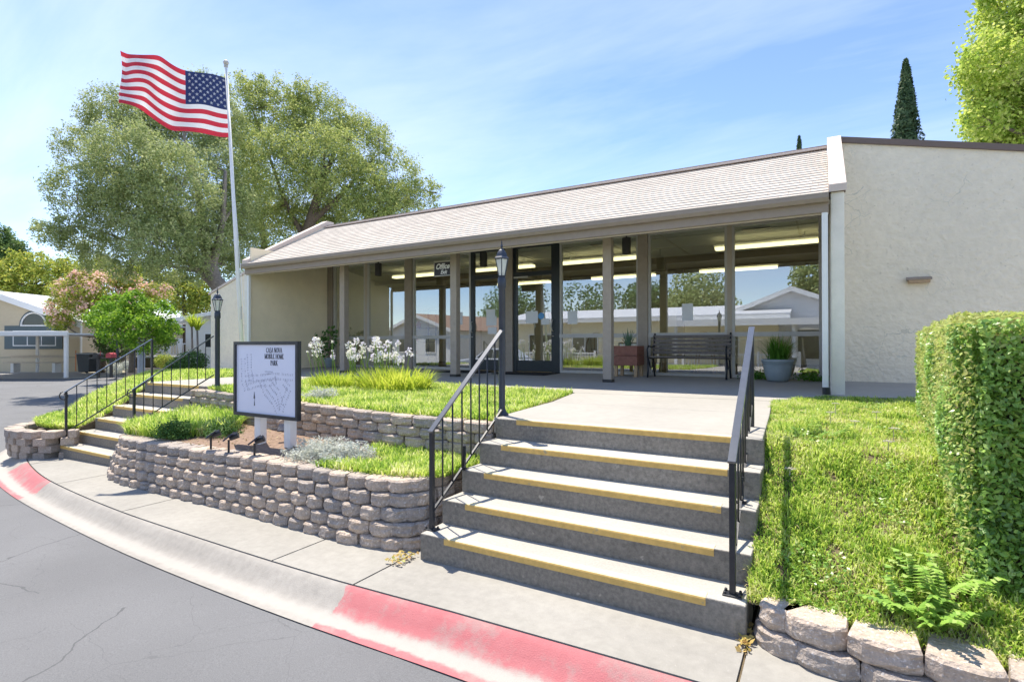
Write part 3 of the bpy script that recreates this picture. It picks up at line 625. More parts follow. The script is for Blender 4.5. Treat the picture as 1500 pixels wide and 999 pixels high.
# ================================================================ LAMP POSTS
def lamp_post(x, y, zb, H, label, sc=1.0, pm='navy', pr=.07):
    r = thing('lamp_post', (x, y, zb), label, 'lamp', 'black lantern posts')
    hp = H - .56 * sc
    MB().lathe([(.062, 0), (.062, .015), (.042, .03), (pr + .002, .06), (pr, .07), (pr, hp - .06), (pr + .009, hp - .05), (pr + .009, hp + .03), (pr, hp + .045), (pr * .8, hp + .06)], (x, y, zb), 18).build('pole', pm, r, smooth=True, fixn=True)
    z0 = zb + hp + .05
    lan = MB()
    a = [(.052 * sc, 0), (.058 * sc, .012 * sc), (.05 * sc, .02 * sc)]
    lan.lathe(a, (x, y, z0), 6)
    lan.lathe([(.098 * sc, .235 * sc), (.108 * sc, .242 * sc), (.108 * sc, .252 * sc), (.085 * sc, .275 * sc), (.07 * sc, .32 * sc), (.048 * sc, .355 * sc), (.02 * sc, .375 * sc), (.012 * sc, .40 * sc), (.02 * sc, .415 * sc), (.014 * sc, .43 * sc), (.007 * sc, .45 * sc), (.010 * sc, .462 * sc), (.003 * sc, .50 * sc)], (x, y, z0), 6)
    for k in range(6):
        w = 2 * math.pi * k / 6
        lan.tube([(x + .05 * sc * math.cos(w), y + .05 * sc * math.sin(w), z0 + .018 * sc), (x + .094 * sc * math.cos(w), y + .094 * sc * math.sin(w), z0 + .237 * sc)], .0065 * sc, 5)
    lan.build('lantern_frame', pm, r)
    g = MB(); vs = []
    g.lathe([(.046 * sc, .02 * sc), (.088 * sc, .236 * sc)], (x, y, z0), 6); g.build('glass_panes', 'lampglass', r)
    MB().lathe([(.010, .02 * sc), (.014, .08 * sc), (.012, .13 * sc), (.004, .15 * sc)], (x, y, z0), 8).build('bulb', 'white', r, smooth=True)
    return r
lamp_post(-2.62, 4.33, .9, 1.64, 'dark lantern post standing at the top left of the near steps', .70, pr=.031)
lamp_post(-8.30, 5.02, .88, 1.58, 'dark lantern post at the top of the left steps', .76, pr=.036)
bx = at(172, 31.5); lamp_post(bx[0], bx[1], -.27, 4.05, 'tall lantern post beside the round green tree across the road', 2.3)
# ================================================================ FLAGPOLE AND FLAG
fb = (-7.76, 5.12, .85); ftp = (-8.24, 5.12, 6.02)
r = thing('flagpole', fb, 'tall slim white metal flagpole behind the map sign', 'flagpole')
MB().tube([fb, tuple(np.array(fb) + (np.array(ftp) - np.array(fb)) * .5), ftp], [.032, .028, .02], 14).build('pole', 'white', r, smooth=True)
MB().lathe([(.003, -.045), (.03, -.035), (.045, 0), (.03, .035), (.003, .045)], (ftp[0], ftp[1], ftp[2] + .04), 14).lathe([(.03, -.03), (.03, 0)], (ftp[0], ftp[1], ftp[2]), 10).build('finial_ball', 'alum', r, smooth=True)
MB().tube([(fb[0] + .05, fb[1] - .04, fb[2] + 1.2), (ftp[0] + .035, ftp[1] - .03, ftp[2] - .12)], .004, 5).build('halyard', 'white', r)
MB().tube([(fb[0] + .0, fb[1] - .05, fb[2] + 1.1), (fb[0] + .0, fb[1] - .05, fb[2] + 1.3)], .012, 6).build('cleat', 'alum', r)
nu, nv = 78, 52
hx = lambda v: np.array(ftp) + (np.array(fb) - np.array(ftp)) * ((.22 + .96 * v) / 5.22)
d1 = np.array([-.50, -.866, 0]); d2 = np.array([.866, -.50, 0])
def flag_pt(s, v, off=0):
    f = s * 1.43
    ph = s * 11.5 - v * 2.2
    amp = .05 + .085 * s
    p = hx(v) + d1 * f * (1 - .03 * math.sin(ph) ** 2) + d2 * (amp * math.sin(ph) * s ** .4 + .03 * math.sin(s * 23 + v * 4) * s)
    up = s * (.14 + .10 * v) - .10 * math.sin(s * 3.1) * (.35 + v) + .035 * math.sin(ph + 1.0) * s ** .7
    p = p + np.array([0, 0, up]); 
    if off: p = p + d2 * off
    return tuple(p)
fm = MB(); mi = []
for j in range(nv + 1):
    for i in range(nu + 1): fm.v.append(flag_pt(i / nu, j / nv))
for j in range(nv):
    for i in range(nu):
        fm.f.append((j * (nu + 1) + i, j * (nu + 1) + i + 1, (j + 1) * (nu + 1) + i + 1, (j + 1) * (nu + 1) + i))
        st = j * 13 // nv; mi.append(2 if (i < nu * .4 and st < 7) else (0 if st % 2 == 0 else 1))
for row in range(9):
    for c in range(6 if row % 2 == 0 else 5):
        s0 = (.4 / 12) * (1 + 2 * c + (row % 2)); v0 = (7 / 13 / 10) * (1 + row)
        for off in (.006, -.006):
            b0 = len(fm.v); fm.v.append(flag_pt(s0, v0, off))
            for k in range(10):
                rr = .030 if k % 2 == 0 else .012; w = math.pi * 2 * k / 10
                fm.v.append(flag_pt(max(0, s0 + rr * math.sin(w) / 1.6), v0 - rr * math.cos(w) / .96, off))
            for k in range(10): fm.f.append((b0, b0 + 1 + k, b0 + 1 + (k + 1) % 10)); mi.append(1)
fo = fm.build('flag', 'fred', smooth=True, fixn=False)
fo.data.materials.append(M['fwhite']); fo.data.materials.append(M['fblue'])
for p, k in zip(fo.data.polygons, mi): p.material_index = k
tag(fo, 'red, white and blue striped flag with stars flying from the white pole', 'flag')
# ================================================================ TEXT helper
def text_mesh(name, s, size, loc, m, parent, rx=90, rz=0, sx=1., ex=.001, shear=0, align='CENTER', bold=0., sp=1.):
    c = bpy.data.curves.new('lettering', 'FONT'); c.body = s; c.size = size; c.align_x = align; c.align_y = 'CENTER'; c.extrude = ex; c.shear = shear; c.offset = bold; c.space_character = sp
    o = bpy.data.objects.new('lettering', c); COL.objects.link(o); bpy.context.view_layer.update()
    me = bpy.data.meshes.new_from_object(o.evaluated_get(bpy.context.evaluated_depsgraph_get()))
    bpy.data.objects.remove(o); bpy.data.curves.remove(c)
    me.transform(Matrix.Diagonal((sx, 1, 1, 1))); me.transform(Matrix.Rotation(R(rz), 4, 'Z') @ Matrix.Rotation(R(rx), 4, 'X'))
    me.transform(Matrix.Translation(Vector(loc) - (parent.location if parent.parent is None else parent.parent.location))); me.name = name; me.materials.clear(); me.materials.append(M[m])
    q = bpy.data.objects.new(name, me); COL.objects.link(q); q.parent = parent; return q
# ================================================================ MAP SIGN
SY = 3.75
r = thing('map_sign', (-5.3, SY + .05, .47), 'white park map sign in black frame on two white posts', 'sign')
sx0, sx1, sz0, sz1 = -5.86, -4.755, .765, 1.60
MB().box((sx0 + .02, SY, sz0 + .02), (sx1 - .02, SY + .02, sz1 - .02)).build('panel', 'signw', r)
f_ = MB()
f_.box((sx0, SY - .018, sz0), (sx1, SY + .03, sz0 + .036)).box((sx0, SY - .018, sz1 - .036), (sx1, SY + .03, sz1)).box((sx0, SY - .019, sz0 + .034), (sx0 + .036, SY + .029, sz1 - .034)).box((sx1 - .036, SY - .019, sz0 + .034), (sx1, SY + .029, sz1 - .034))
f_.build('frame', 'black', r)
for x in (-5.50, -4.99): MB().box((x - .05, SY + .032, .42), (x + .05, SY + .12, sz1 - .06)).build('post', 'white', r, bevel=.006)
def serif_line(s, xc, z, hgt, wscale=.82):
    """Roman capitals built of stems, hairlines and serifs"""
    T, H = .135, .055; mb = MB(); adv = 0; items = []
    arc = lambda cx, cy, rx, ry, a0, a1, n=10: [(cx + rx * math.cos(R(a0 + (a1 - a0) * k / n)), cy + ry * math.sin(R(a0 + (a1 - a0) * k / n))) for k in range(n + 1)]
    st = {'C': (.72, [('p', arc(.40, .5, .32, .47, 50, 310), 'v')]), 'A': (.78, [('l', .06, 0, .39, 1, H), ('l', .39, 1, .70, 0, T), ('l', .2, .36, .58, .36, H), ('s', .06, 0), ('s', .70, 0)]),
          'S': (.58, [('p', arc(.29, .74, .19, .23, 30, 270), 'h'), ('p', arc(.29, .26, .22, .25, 90, -150), 'h')]), 'N': (.8, [('l', .14, 0, .14, 1, H), ('l', .14, 1, .66, 0, T), ('l', .66, 0, .66, 1, H), ('s', .14, 0), ('s', .66, 1), ('s', .1, 1)]),
          'O': (.82, [('p', arc(.41, .5, .32, .47, 0, 360, 18), 'v')]), 'V': (.76, [('l', .06, 1, .38, 0, T), ('l', .38, 0, .68, 1, H), ('s', .08, 1), ('s', .68, 1)]),
          'M': (.95, [('l', .14, 0, .14, 1, H), ('l', .14, 1, .47, .05, T), ('l', .47, .05, .80, 1, H), ('l', .80, 0, .80, 1, T), ('s', .14, 0), ('s', .8, 0)]),
          'B': (.68, [('l', .18, 0, .18, 1, T), ('p', arc(.2, .75, .30, .22, 90, -90), 'v'), ('p', arc(.2, .27, .36, .25, 90, -90), 'v'), ('s', .14, 0), ('s', .14, 1)]),
          'I': (.36, [('l', .18, 0, .18, 1, T), ('s', .18, 0), ('s', .18, 1)]), 'L': (.62, [('l', .18, 0, .18, 1, T), ('l', .1, .03, .56, .03, H), ('l', .56, 0, .56, .24, H), ('s', .18, 1)]),
          'E': (.64, [('l', .18, 0, .18, 1, T), ('l', .1, .03, .56, .03, H), ('l', .1, .97, .54, .97, H), ('l', .18, .52, .44, .52, H), ('l', .56, 0, .56, .22, H), ('l', .54, .8, .54, 1, H)]),
          'H': (.84, [('l', .18, 0, .18, 1, T), ('l', .66, 0, .66, 1, T), ('l', .18, .52, .66, .52, H), ('s', .18, 0), ('s', .18, 1), ('s', .66, 0), ('s', .66, 1)]),
          'P': (.62, [('l', .18, 0, .18, 1, T), ('p', arc(.2, .73, .34, .25, 90, -90), 'v'), ('s', .18, 0), ('s', .14, 1)]), 'R': (.72, [('l', .18, 0, .18, 1, T), ('p', arc(.2, .75, .32, .23, 90, -90), 'v'), ('l', .34, .5, .64, 0, T * .9), ('s', .18, 0), ('s', .14, 1), ('s', .64, 0)]),
          'K': (.78, [('l', .18, 0, .18, 1, T), ('l', .2, .42, .62, 1, H), ('l', .34, .6, .66, 0, T), ('s', .18, 0), ('s', .18, 1), ('s', .62, 1), ('s', .68, 0)]), ' ': (.36, [])}
    tot = sum(st[c][0] for c in s) * hgt * wscale; x0 = xc - tot / 2; y = SY - .003
    def seg(a, b, w):
        a, b = np.array(a), np.array(b); d = b - a; L = np.linalg.norm(d); 
        if L < 1e-6: return
        nn = np.array([-d[1], d[0]]) / L * w / 2
        q = [a + nn, a - nn, b - nn, b + nn]; mb.prism([(x0 + (adv + p[0]) * hgt * wscale, y, z + (p[1] - .5) * hgt) for p in q], (0, .0025, 0))
    for c in s:
        for it in st[c][1]:
            if it[0] == 'l': seg(it[1:3], it[3:5], it[5])
            elif it[0] == 's': seg((it[1] - .13, it[2] + (.025 if it[2] == 0 else -.025)), (it[1] + .13, it[2] + (.025 if it[2] == 0 else -.025)), .05)
            else:
                P_ = it[1]
                for a, b in zip(P_[:-1], P_[1:]):
                    dd = abs(b[0] - a[0]) / (abs(b[0] - a[0]) + abs(b[1] - a[1]) + 1e-9)
                    k = dd if it[2] == 'h' else 1 - dd; seg(a, b, H + (T - H) * k)
        adv += st[c][0]
    return mb
W_ = sx1 - sx0; H_ = sz1 - sz0
sgx = lambda f: sx0 + W_ * f
sgz = lambda f: sz1 - H_ * f
for s, fz in (('CASA NOVA', .115), ('MOBILE HOME', .195), ('PARK', .28)): serif_line(s, sgx(.635), sgz(fz), .054, .78).build('lettering', 'ink', r)
mp_ = MB(); rr_ = random.Random(3)
def mark(x, z, l, a, w=.0022):
    dx, dz_ = math.cos(a) * l / 2, math.sin(a) * l / 2; nx, nz_ = -math.sin(a) * w / 2, math.cos(a) * w / 2
    mp_.prism([(x - dx + nx, SY - .003, z - dz_ + nz_), (x - dx - nx, SY - .003, z - dz_ - nz_), (x + dx - nx, SY - .003, z + dz_ - nz_), (x + dx + nx, SY - .003, z + dz_ + nz_)], (0, .0025, 0))
def street(pts, rows=2, gap=.026):
    for (a, b) in zip(pts[:-1], pts[1:]):
        L = math.hypot((b[0] - a[0]) * W_, (b[1] - a[1]) * H_); n = int(L / .026); an = math.atan2(-(b[1] - a[1]) * H_, (b[0] - a[0]) * W_)
        for k in range(n):
            t = (k + .5) / n; x, z = sgx(a[0] + (b[0] - a[0]) * t), sgz(a[1] + (b[1] - a[1]) * t)
            for sgn in (-1, 1):
                cx, cz = x - math.sin(an) * gap * sgn, z + math.cos(an) * gap * sgn
                if rr_.random() < .85: mark(cx, cz, .022, an + math.pi / 2)
                if rr_.random() < .7: mark(cx - math.sin(an) * .011 * sgn, cz + math.cos(an) * .011 * sgn, .02, an)
                if rr_.random() < .35: mark(cx, cz, .008, an, .004)
street([(.14, .22), (.15, .55), (.2, .66)]); street([(.24, .16), (.25, .40), (.28, .52)]); street([(.17, .5), (.42, .48), (.62, .45), (.92, .46)]); street([(.2, .62), (.38, .56), (.6, .54)])
street([(.44, .52), (.5, .66), (.62, .78), (.70, .92)]); street([(.58, .56), (.7, .66), (.75, .84)]); street([(.78, .52), (.86, .6), (.8, .74), (.74, .9)]); street([(.62, .47), (.66, .56)])
mark(sgx(.66), sgz(.50), .09, R(-76), .006)
for k in range(7): mark(sgx(.50 + .018 * k), sgz(.395), .014, 0, .008)
for k in range(4): mark(sgx(.525 + .018 * k), sgz(.425), .013, 0, .009)
mp_.build('map_drawing', 'greyink', r)
ar = MB(); xa, za = sgx(.325), sgz(.70)
ar.prism([(xa - .012, SY - .003, za - .05), (xa + .012, SY - .003, za - .05), (xa, SY - .003, za + .025)], (0, .0025, 0)).prism([(xa - .004, SY - .003, za - .13), (xa + .010, SY - .003, za - .13), (xa + .006, SY - .003, za - .085), (xa, SY - .003, za - .085)], (0, .0025, 0)).prism([(xa + .001, SY - .003, za - .086), (xa + .003, SY - .003, za - .086), (xa + .003, SY - .003, za - .049), (xa + .001, SY - .003, za - .049)], (0, .0025, 0))
ar.build('north_arrow', 'ink', r)
# solar spot lights
def solar(x, y, z, rz, label):
    r = thing('solar_light', (x, y, z), label, 'garden light', 'solar spot lights around the map sign', rz)
    MB().tube([(0, 0, -.03), (0, 0, .10)], .011, 8).build('stake', 'black', r, local=True)
    p = MB().box((-.075, -.055, -.008), (.075, .055, .008)); c, s_ = math.cos(R(38)), math.sin(R(38))
    p.v = [(x_, y_ * c - z_ * s_, y_ * s_ + z_ * c + .135) for x_, y_, z_ in p.v]; o = p.build('solar_panel', 'solar', r, local=True, bevel=.003)
    q = MB().tube([(0, .01, .115), (0, .09, .15)], [.028, .036], 10); q.build('lamp_head', 'black', r, local=True)
    return r
for (x, y, rz, lb) in ((-5.74, 3.40, R(-35), 'black solar spot light on a stake, farthest left in front of the sign'), (-5.42, 3.40, R(-42), 'black solar spot light on a stake, second from the left in front of the sign'), (-5.0, 3.41, R(-48), 'black solar spot light on a stake under the right half of the sign')):
    solar(x, y, .465, rz, lb)
solar(-5.28, 3.98, .49, R(40), 'tilted solar spot light on the soil just behind the sign posts')

# ================================================================ CLUBHOUSE
WY = 10.45
B = thing('clubhouse', (-6, 8.0, .9), 'low beige clubhouse with shingled roof and glass front', 'building')
PZ = .95
# end walls (parapet fins) with sloping top
def fin(x0, x1, name):
    o = MB().prism([(x0, 8.02, .80), (x0, 11.2, .80), (x0, 11.2, 4.90), (x0, 10.42, 4.90), (x0, 8.02, 3.55)], (x1 - x0, 0, 0)).build(name, 'fin', B, bevel=.01)
    return o
f1 = fin(.085, .235, 'end_wall'); f2 = fin(-12.16, -12.0, 'end_wall')
for x0, x1 in ((.065, .262), (-12.19, -11.98)):
    MB().prism([(x0, 7.975, 3.50), (x0, 7.975, 3.60), (x0, 10.40, 5.0), (x0, 10.62, 5.0), (x0, 10.62, 4.88), (x0, 10.40, 4.88)], (x1 - x0, 0, 0)).build('coping', 'coping', B, bevel=.006)
    MB().box((x0 + .012, 7.99, 3.50), (x1 - .012, 8.10, 3.515)).build('coping_trim', 'brown', B)
# side return of porch (inner skin, cream)
MB().box((-11.998, 8.06, .82), (-11.955, WY + .05, 3.9)).build('porch_side_wall', 'stucco_cream', B)
# right wing wall and left wing wall
MB().prism([(.237, 10.42, .78), (5.2, 10.42, .78), (5.2, 10.42, 3.68), (.237, 10.42, 4.90)], (0, .2, 0)).build('wing_wall', 'stucco', B)
MB().prism([(.264, 10.38, 4.88), (5.3, 10.38, 3.65), (5.3, 10.38, 3.74), (.264, 10.38, 4.975)], (0, .3, 0)).build('cap_flashing', 'brown', B)
MB().prism([(-17.6, 10.42, .40), (-12.162, 10.42, .40), (-12.162, 10.42, 4.86), (-17.6, 10.42, 3.22)], (0, .2, 0)).build('wing_wall', 'stucco', B)
MB().prism([(-17.7, 10.39, 3.20), (-12.19, 10.39, 4.86), (-12.19, 10.39, 4.93), (-17.7, 10.39, 3.27)], (0, .3, 0)).build('cap_flashing', 'coping', B)
MB().box((-17.62, 10.62, .4), (-17.4, 19, 3.2)).build('side_wall', 'stucco', B); MB().box((5.0, 10.62, .4), (5.2, 19, 3.66)).build('side_wall', 'stucco', B)
# roof: overlapping shingle courses
rf = MB(); ruv = []; NC = 19
for k in range(NC):
    t0, t1 = k / NC, (k + 1) / NC
    y0, z0 = 7.90 + (10.40 - 7.90) * t0, 3.465 + (4.80 - 3.465) * t0; y1, z1 = 7.90 + 2.5 * t1, 3.465 + 1.335 * t1
    xa, xb = -11.978, .063; b0 = len(rf.v); off = rng.uniform(0, .26)
    rf.add([(xa, y0 - .004, z0 + .016), (xb, y0 - .004, z0 + .016), (xb, y1 + .02, z1 + .012), (xa, y1 + .02, z1 + .012), (xa, y0 - .004, z0 - .004), (xb, y0 - .004, z0 - .004)], [(0, 1, 2, 3), (4, 5, 1, 0)])
    ruv += [(xa + off, k * .13 + .01), (xb + off, k * .13 + .01), (xb + off, k * .13 + .125), (xa + off, k * .13 + .125), (xa, k * .13 + .002), (xb, k * .13 + .002)]
ro = rf.build('shingle_roof', 'shingle', B, fixn=False)
u_ = ro.data.uv_layers.new(name='UVMap')
for lp in ro.data.loops: u_.data[lp.index].uv = ruv[lp.vertex_index]
MB().box((-11.976, 10.37, 4.79), (.063, 10.52, 4.875)).build('ridge_cap', 'brown', B, bevel=.01)
MB().box((-11.976, 10.30, 4.80), (.063, 10.368, 4.835)).build('ridge_flashing', 'coping', B)
MB().prism([(-17.5, 10.63, 3.05), (-12.1, 10.63, 4.68), (.2, 10.63, 4.68), (5.1, 10.63, 3.52), (5.1, 10.63, 3.60), (.2, 10.63, 4.78), (-12.1, 10.63, 4.78), (-17.5, 10.63, 3.13)], (0, 9, -.1)).build('flat_roof', 'roofw', B)
# gutter, fascia, soffit
MB().prism([(-11.975, 7.83, 3.355), (-11.975, 7.80, 3.40), (-11.975, 7.80, 3.462), (-11.975, 7.815, 3.462), (-11.975, 7.815, 3.41), (-11.975, 7.84, 3.37), (-11.975, 7.90, 3.37), (-11.975, 7.90, 3.355)], (12.04, 0, 0)).build('gutter', 'trim', B)
MB().box((-11.975, 7.803, 3.4625), (.063, 7.8165, 3.468)).build('gutter_lip', 'trimlt', B)
MB().box((-11.975, 7.905, 3.235), (.063, 7.945, 3.46)).build('fascia', 'trim', B, bevel=.004)
MB().box((-11.975, 7.948, 3.215), (.063, 7.965, 3.30)).build('fascia_strip', 'trimlt', B)
MB().prism([(-11.953, 7.95, 3.34), (-11.953, WY - .06, 3.80), (-11.953, WY - .06, 3.86), (-11.953, 7.95, 3.40)], (12.035, 0, 0)).build('porch_ceiling', 'soffit', B)
for x in (-9.40, -6.30, -3.13):
    MB().box((x - .075, 8.56, dz(8.6) - .005), (x + .075, 8.70, 3.47)).build('porch_post', 'post', B, bevel=.008)
    MB().box((x - .079, 8.556, dz(8.6) - .003), (x + .079, 8.704, dz(8.6) + .05)).build('post_foot', 'dark', B)
MB().box((-11.95, 8.55, 3.36), (.08, 8.71, 3.47)).build('porch_beam', 'trim', B)
# downspouts
for x, y in ((.02, 7.94), (-11.92, 7.98)):
    MB().box((x - .035, y - .03, .93), (x + .035, y + .03, 3.24)).build('downspout', 'white', B, bevel=.01)
MB().lathe([(.045, 0), (.045, .09)], (.03, 7.92, .92), 10).build('drain_pipe', 'black', B)
# window wall
MB().box((-11.953, WY - .07, 3.735), (.083, WY + .07, 3.86)).build('header', 'frame', B)
jm_ = [(-11.95, -11.76, 'jamb'), (-9.14, -8.91, 'column'), (-6.18, -6.0, 'column'), (-3.15, -2.96, 'column'), (-.02, .083, 'jamb')]
for a, b, nm in jm_: MB().box((a, WY - .09, PZ - .01), (b, WY + .09, 3.734)).build(nm, 'frame' if nm == 'jamb' else 'post', B, bevel=.006)
for a, b in ((-10.56, -10.47), (-1.51, -1.43)): MB().box((a, WY - .05, PZ - .008), (b, WY + .05, 3.734)).build('mullion', 'trimlt', B, bevel=.004)
MB().box((-4.97, WY - .05, PZ - .008), (-4.86, WY + .05, 3.734)).build('mullion', 'doorm', B, bevel=.004)
wins = [(-11.76, -10.56), (-10.47, -9.14), (-8.91, -7.15), (-4.86, -3.15), (-2.96, -1.51), (-1.43, -.02)]
for a, b in wins:
    w_ = MB(); e = .045
    w_.box((a, WY - .055, 1.69), (b, WY + .035, 1.77)).box((a, WY - .034, PZ), (b, WY + .034, PZ + .055)).box((a, WY - .045, 3.68), (b, WY + .034, 3.734))
    for x in (a, b - e): w_.box((x, WY - .04, PZ + .056), (x + e, WY + .033, 1.689)).box((x, WY - .04, 1.771), (x + e, WY + .033, 3.679))
    fo_ = w_.build('window_frame', 'alum', B)
    g_ = MB().box((a + e, WY - .004, 1.771), (b - e, WY + .004, 3.679)).build('window_pane', 'glass', fo_)
    MB().box((a + e, WY - .004, PZ + .056), (b - e, WY + .004, 1.689)).build('window_pane', 'glass', fo_)
def door(a, b, hand, lab):
    d = MB(); s_ = .085
    d.box((a, WY - .045, PZ), (a + s_, WY + .045, 3.734)).box((b - s_, WY - .045, PZ), (b, WY + .045, 3.734)).box((a + s_, WY - .044, 3.06), (b - s_, WY + .044, 3.15)).box((a + s_, WY - .044, 3.68), (b - s_, WY + .044, 3.734)).box((a + s_, WY - .030, PZ + .01), (b - s_, WY + .030, 1.20))
    o = d.build('door', 'doorm', B); o['label'] = lab
    MB().box((a + s_, WY - .004, 1.2), (b - s_, WY + .004, 3.06)).build('door_pane', 'glass', o)
    MB().box((a + s_, WY - .004, 3.15), (b - s_, WY + .004, 3.68)).build('transom_pane', 'glass', o)
    hx_ = b - s_ / 2 if hand > 0 else a + s_ / 2
    MB().tube([(hx_, WY - .04, 1.83), (hx_ - .0, WY - .10, 1.85), (hx_ - hand * .02, WY - .11, 1.94), (hx_, WY - .10, 2.06), (hx_, WY - .04, 2.08)], .012, 8).build('handle', 'alum', o, smooth=True)
    MB().lathe([(.02, 0), (.02, .012), (.004, .014)], (hx_, WY - .055, 1.72), 10).build('lock', 'alum', o)
door(-7.15, -6.18, -1, 'dark framed glass door partly behind the lamp post')
door(-6.0, -4.97, 1, 'dark framed glass door with transom right of the lamp post')
MB().box((-5.98, WY - .06, 3.02), (-5.62, WY - .046, 3.055)).build('door_closer', 'alum', B)
# interior
ri = MB()
MB().box((-11.95, WY + .12, .80), (.08, 18.2, .93)).build('room_floor', 'carpet', B)
MB().box((-11.95, WY + .12, 3.76), (.08, 18.2, 3.82)).build('room_ceiling', 'ceil', B)
MB().box((-11.95, 18.0, .93), (.08, 18.2, 3.76)).build('room_back_wall', 'room', B)
MB().box((-12.1, WY + .2, .93), (-11.952, 18, 3.76)).build('room_side_wall', 'room', B); MB().box((.082, WY + .2, .93), (.2, 18, 3.76)).build('room_side_wall', 'room', B)
MB().box((-11.95, 13.7, 3.42), (.08, 13.9, 3.758)).build('ceiling_beam', 'soffit', B)
for x in (-9.2, -6.2, -3.1): MB().box((x - .09, 13.72, .93), (x + .09, 13.88, 3.42)).build('room_column', 'soffit', B)
ct = MB()
for x in np.arange(-11.4, 0, 1.22): ct.box((x, WY + .2, 3.745), (x + .03, 18, 3.759))
for y in np.arange(11.2, 18, 1.22): ct.box((-11.9, y, 3.742), (.05, y + .03, 3.757))
ct.build('ceiling_grid', 'room', B)
for k, (x, y) in enumerate(((-10.2, 12.2), (-7.4, 12.2), (-4.7, 12.2), (-1.0, 12.0), (-8.6, 15.6), (-5.2, 15.6), (-2.0, 15.6))):
    l_ = MB().box((x - 1.0, y - .05, 3.59), (x + 1.0, y + .05, 3.64)).box((x - .7, y - .01, 3.64), (x - .68, y + .01, 3.76)).box((x + .68, y - .01, 3.64), (x + .7, y + .01, 3.76)).build('ceiling_light', 'white', B)
    MB().box((x - .97, y - .09, 3.53), (x + .97, y + .09, 3.589)).build('light_diffuser', 'tube', l_)
for x, y in ((-4.2, 11.2), (-1.1, 11.2), (-5.6, 13.2)): MB().box((x - .25, y - .1, 3.73), (x + .25, y + .1, 3.741)).build('ceiling_vent', 'black', B)
# furniture seen through the glass
def table(x, y, w, d, label):
    t = thing('folding_table', (x, y, .93), label, 'table', 'tables inside the clubhouse')
    MB().box((x - w / 2, y - d / 2, 1.63), (x + w / 2, y + d / 2, 1.67)).build('table_top', 'paper', t, bevel=.008)
    for a in (-1, 1):
        for b in (-1, 1): MB().tube([(x + a * (w / 2 - .1), y + b * (d / 2 - .08), .93), (x + a * (w / 2 - .1), y + b * (d / 2 - .08), 1.63)], .016, 8).build('leg', 'alum', t)
    return t
table(-3.9, 12.6, 1.6, .75, 'white folding table inside the window left of the bench')
table(-1.9, 12.9, 1.6, .75, 'white folding table inside the window above the bench')
def wicker_chair(x, y, rz, label):
    c = thing('round_back_chair', (x, y, .93), label, 'chair', 'chairs inside the clubhouse', rz)
    MB().lathe([(.02, .40), (.23, .41), (.24, .44), (.2, .46), (.02, .46)], (0, 0, 0), 16).build('seat', 'woodlt', c, local=True, smooth=True)
    pts = [(.25 * math.cos(w_), .22 + .02, .46 + .0 + .42 * math.sin(w_)) for w_ in np.linspace(0, math.pi, 13)]
    b_ = MB().tube(pts, .018, 8)
    for k in (-.12, -.04, .04, .12): b_.tube([(k, .23, .44), (k * 1.1, .24, .46 + .42 * math.sqrt(max(0, 1 - (k / .25) ** 2)))], .008, 6)
    b_.build('backrest', 'woodlt', c, local=True, smooth=True)
    for a in (-1, 1):
        for b in (-1, 1): MB().tube([(a * .15, b * .15, .42), (a * .2, b * .2, 0)], .016, 7).build('leg', 'woodlt', c, local=True)
    return c
wicker_chair(-4.5, 11.75, R(190), 'round-backed pale chair inside, next to the right door')
wicker_chair(-3.6, 11.7, R(170), 'round-backed pale chair inside, behind the red planter')
wicker_chair(-2.2, 12.1, R(180), 'round-backed pale chair inside, behind the bench')
s_ = thing('shelving_unit', (-10.1, 12.2, .93), 'black open shelving unit inside the left windows', 'shelf')
for x in (-10.5, -9.7):
    for y in (12.0, 12.35): MB().box((x - .015, y - .015, .93), (x + .015, y + .015, 2.55)).build('upright', 'black', s_)
for z in (1.2, 1.6, 2.0, 2.5): MB().box((-10.52, 11.98, z), (-9.68, 12.37, z + .025)).build('shelf_board', 'black', s_)
for k, (x, z) in enumerate(((-10.3, 1.63), (-9.95, 1.63), (-10.2, 2.03), (-9.9, 1.23), (-10.35, 1.23))):
    tag(MB().lathe([(.05, 0), (.075, .05), (.06, .13), (.03, .15), (.035, .18)], (x, 12.17, z), 12).build('jar', 'pot' if k % 2 else 'redp', smooth=True), ['squat red jar on the middle shelf inside, left end', 'squat grey jar on the middle shelf inside, right end', 'squat red jar on the second shelf from the top', 'squat grey jar on the lowest shelf inside, right', 'squat red jar on the lowest shelf inside, left'][k], 'jar', 'jars on the shelving inside')
# notices on the glass
for (x, z, w_, h_, lb) in ((-7.55, 2.02, .28, .3, 'white paper notice on the glass left of the left door'), (-6.62, 2.2, .24, .16, 'small white notice high on the left door'), (-6.60, 1.98, .28, .22, 'white notice in the middle of the left door'), (-6.58, 1.79, .24, .16, 'white notice lowest on the left door'),
                        (-5.55, 2.02, .30, .26, 'pale blue notice on the right door'), (-5.22, 1.98, .2, .13, 'small pale notice beside the blue disc on the right door'), (-4.58, 1.98, .22, .28, 'white paper notice on the glass right of the right door'), (-2.22, 2.0, .2, .32, 'white paper notice on the glass above the bench')):
    tag(MB().box((x - w_ / 2, WY - .0075, z), (x + w_ / 2, WY - .0055, z + h_)).build('paper_notice', 'paper'), lb, 'notice', 'paper notices taped to the glass')
M['blue'] = mat('blue_sticker', (.10, .32, .62), .5, .05, 5)
st_ = MB().lathe([(.075, 0), (.075, .002)], (0, 0, 0), 20); st_.v = [(x - 5.32, WY - .0075 + z, y + 2.17) for x, y, z in st_.v]
tag(st_.build('door_sticker', 'blue'), 'round blue sticker on the glass of the right door', 'sticker')
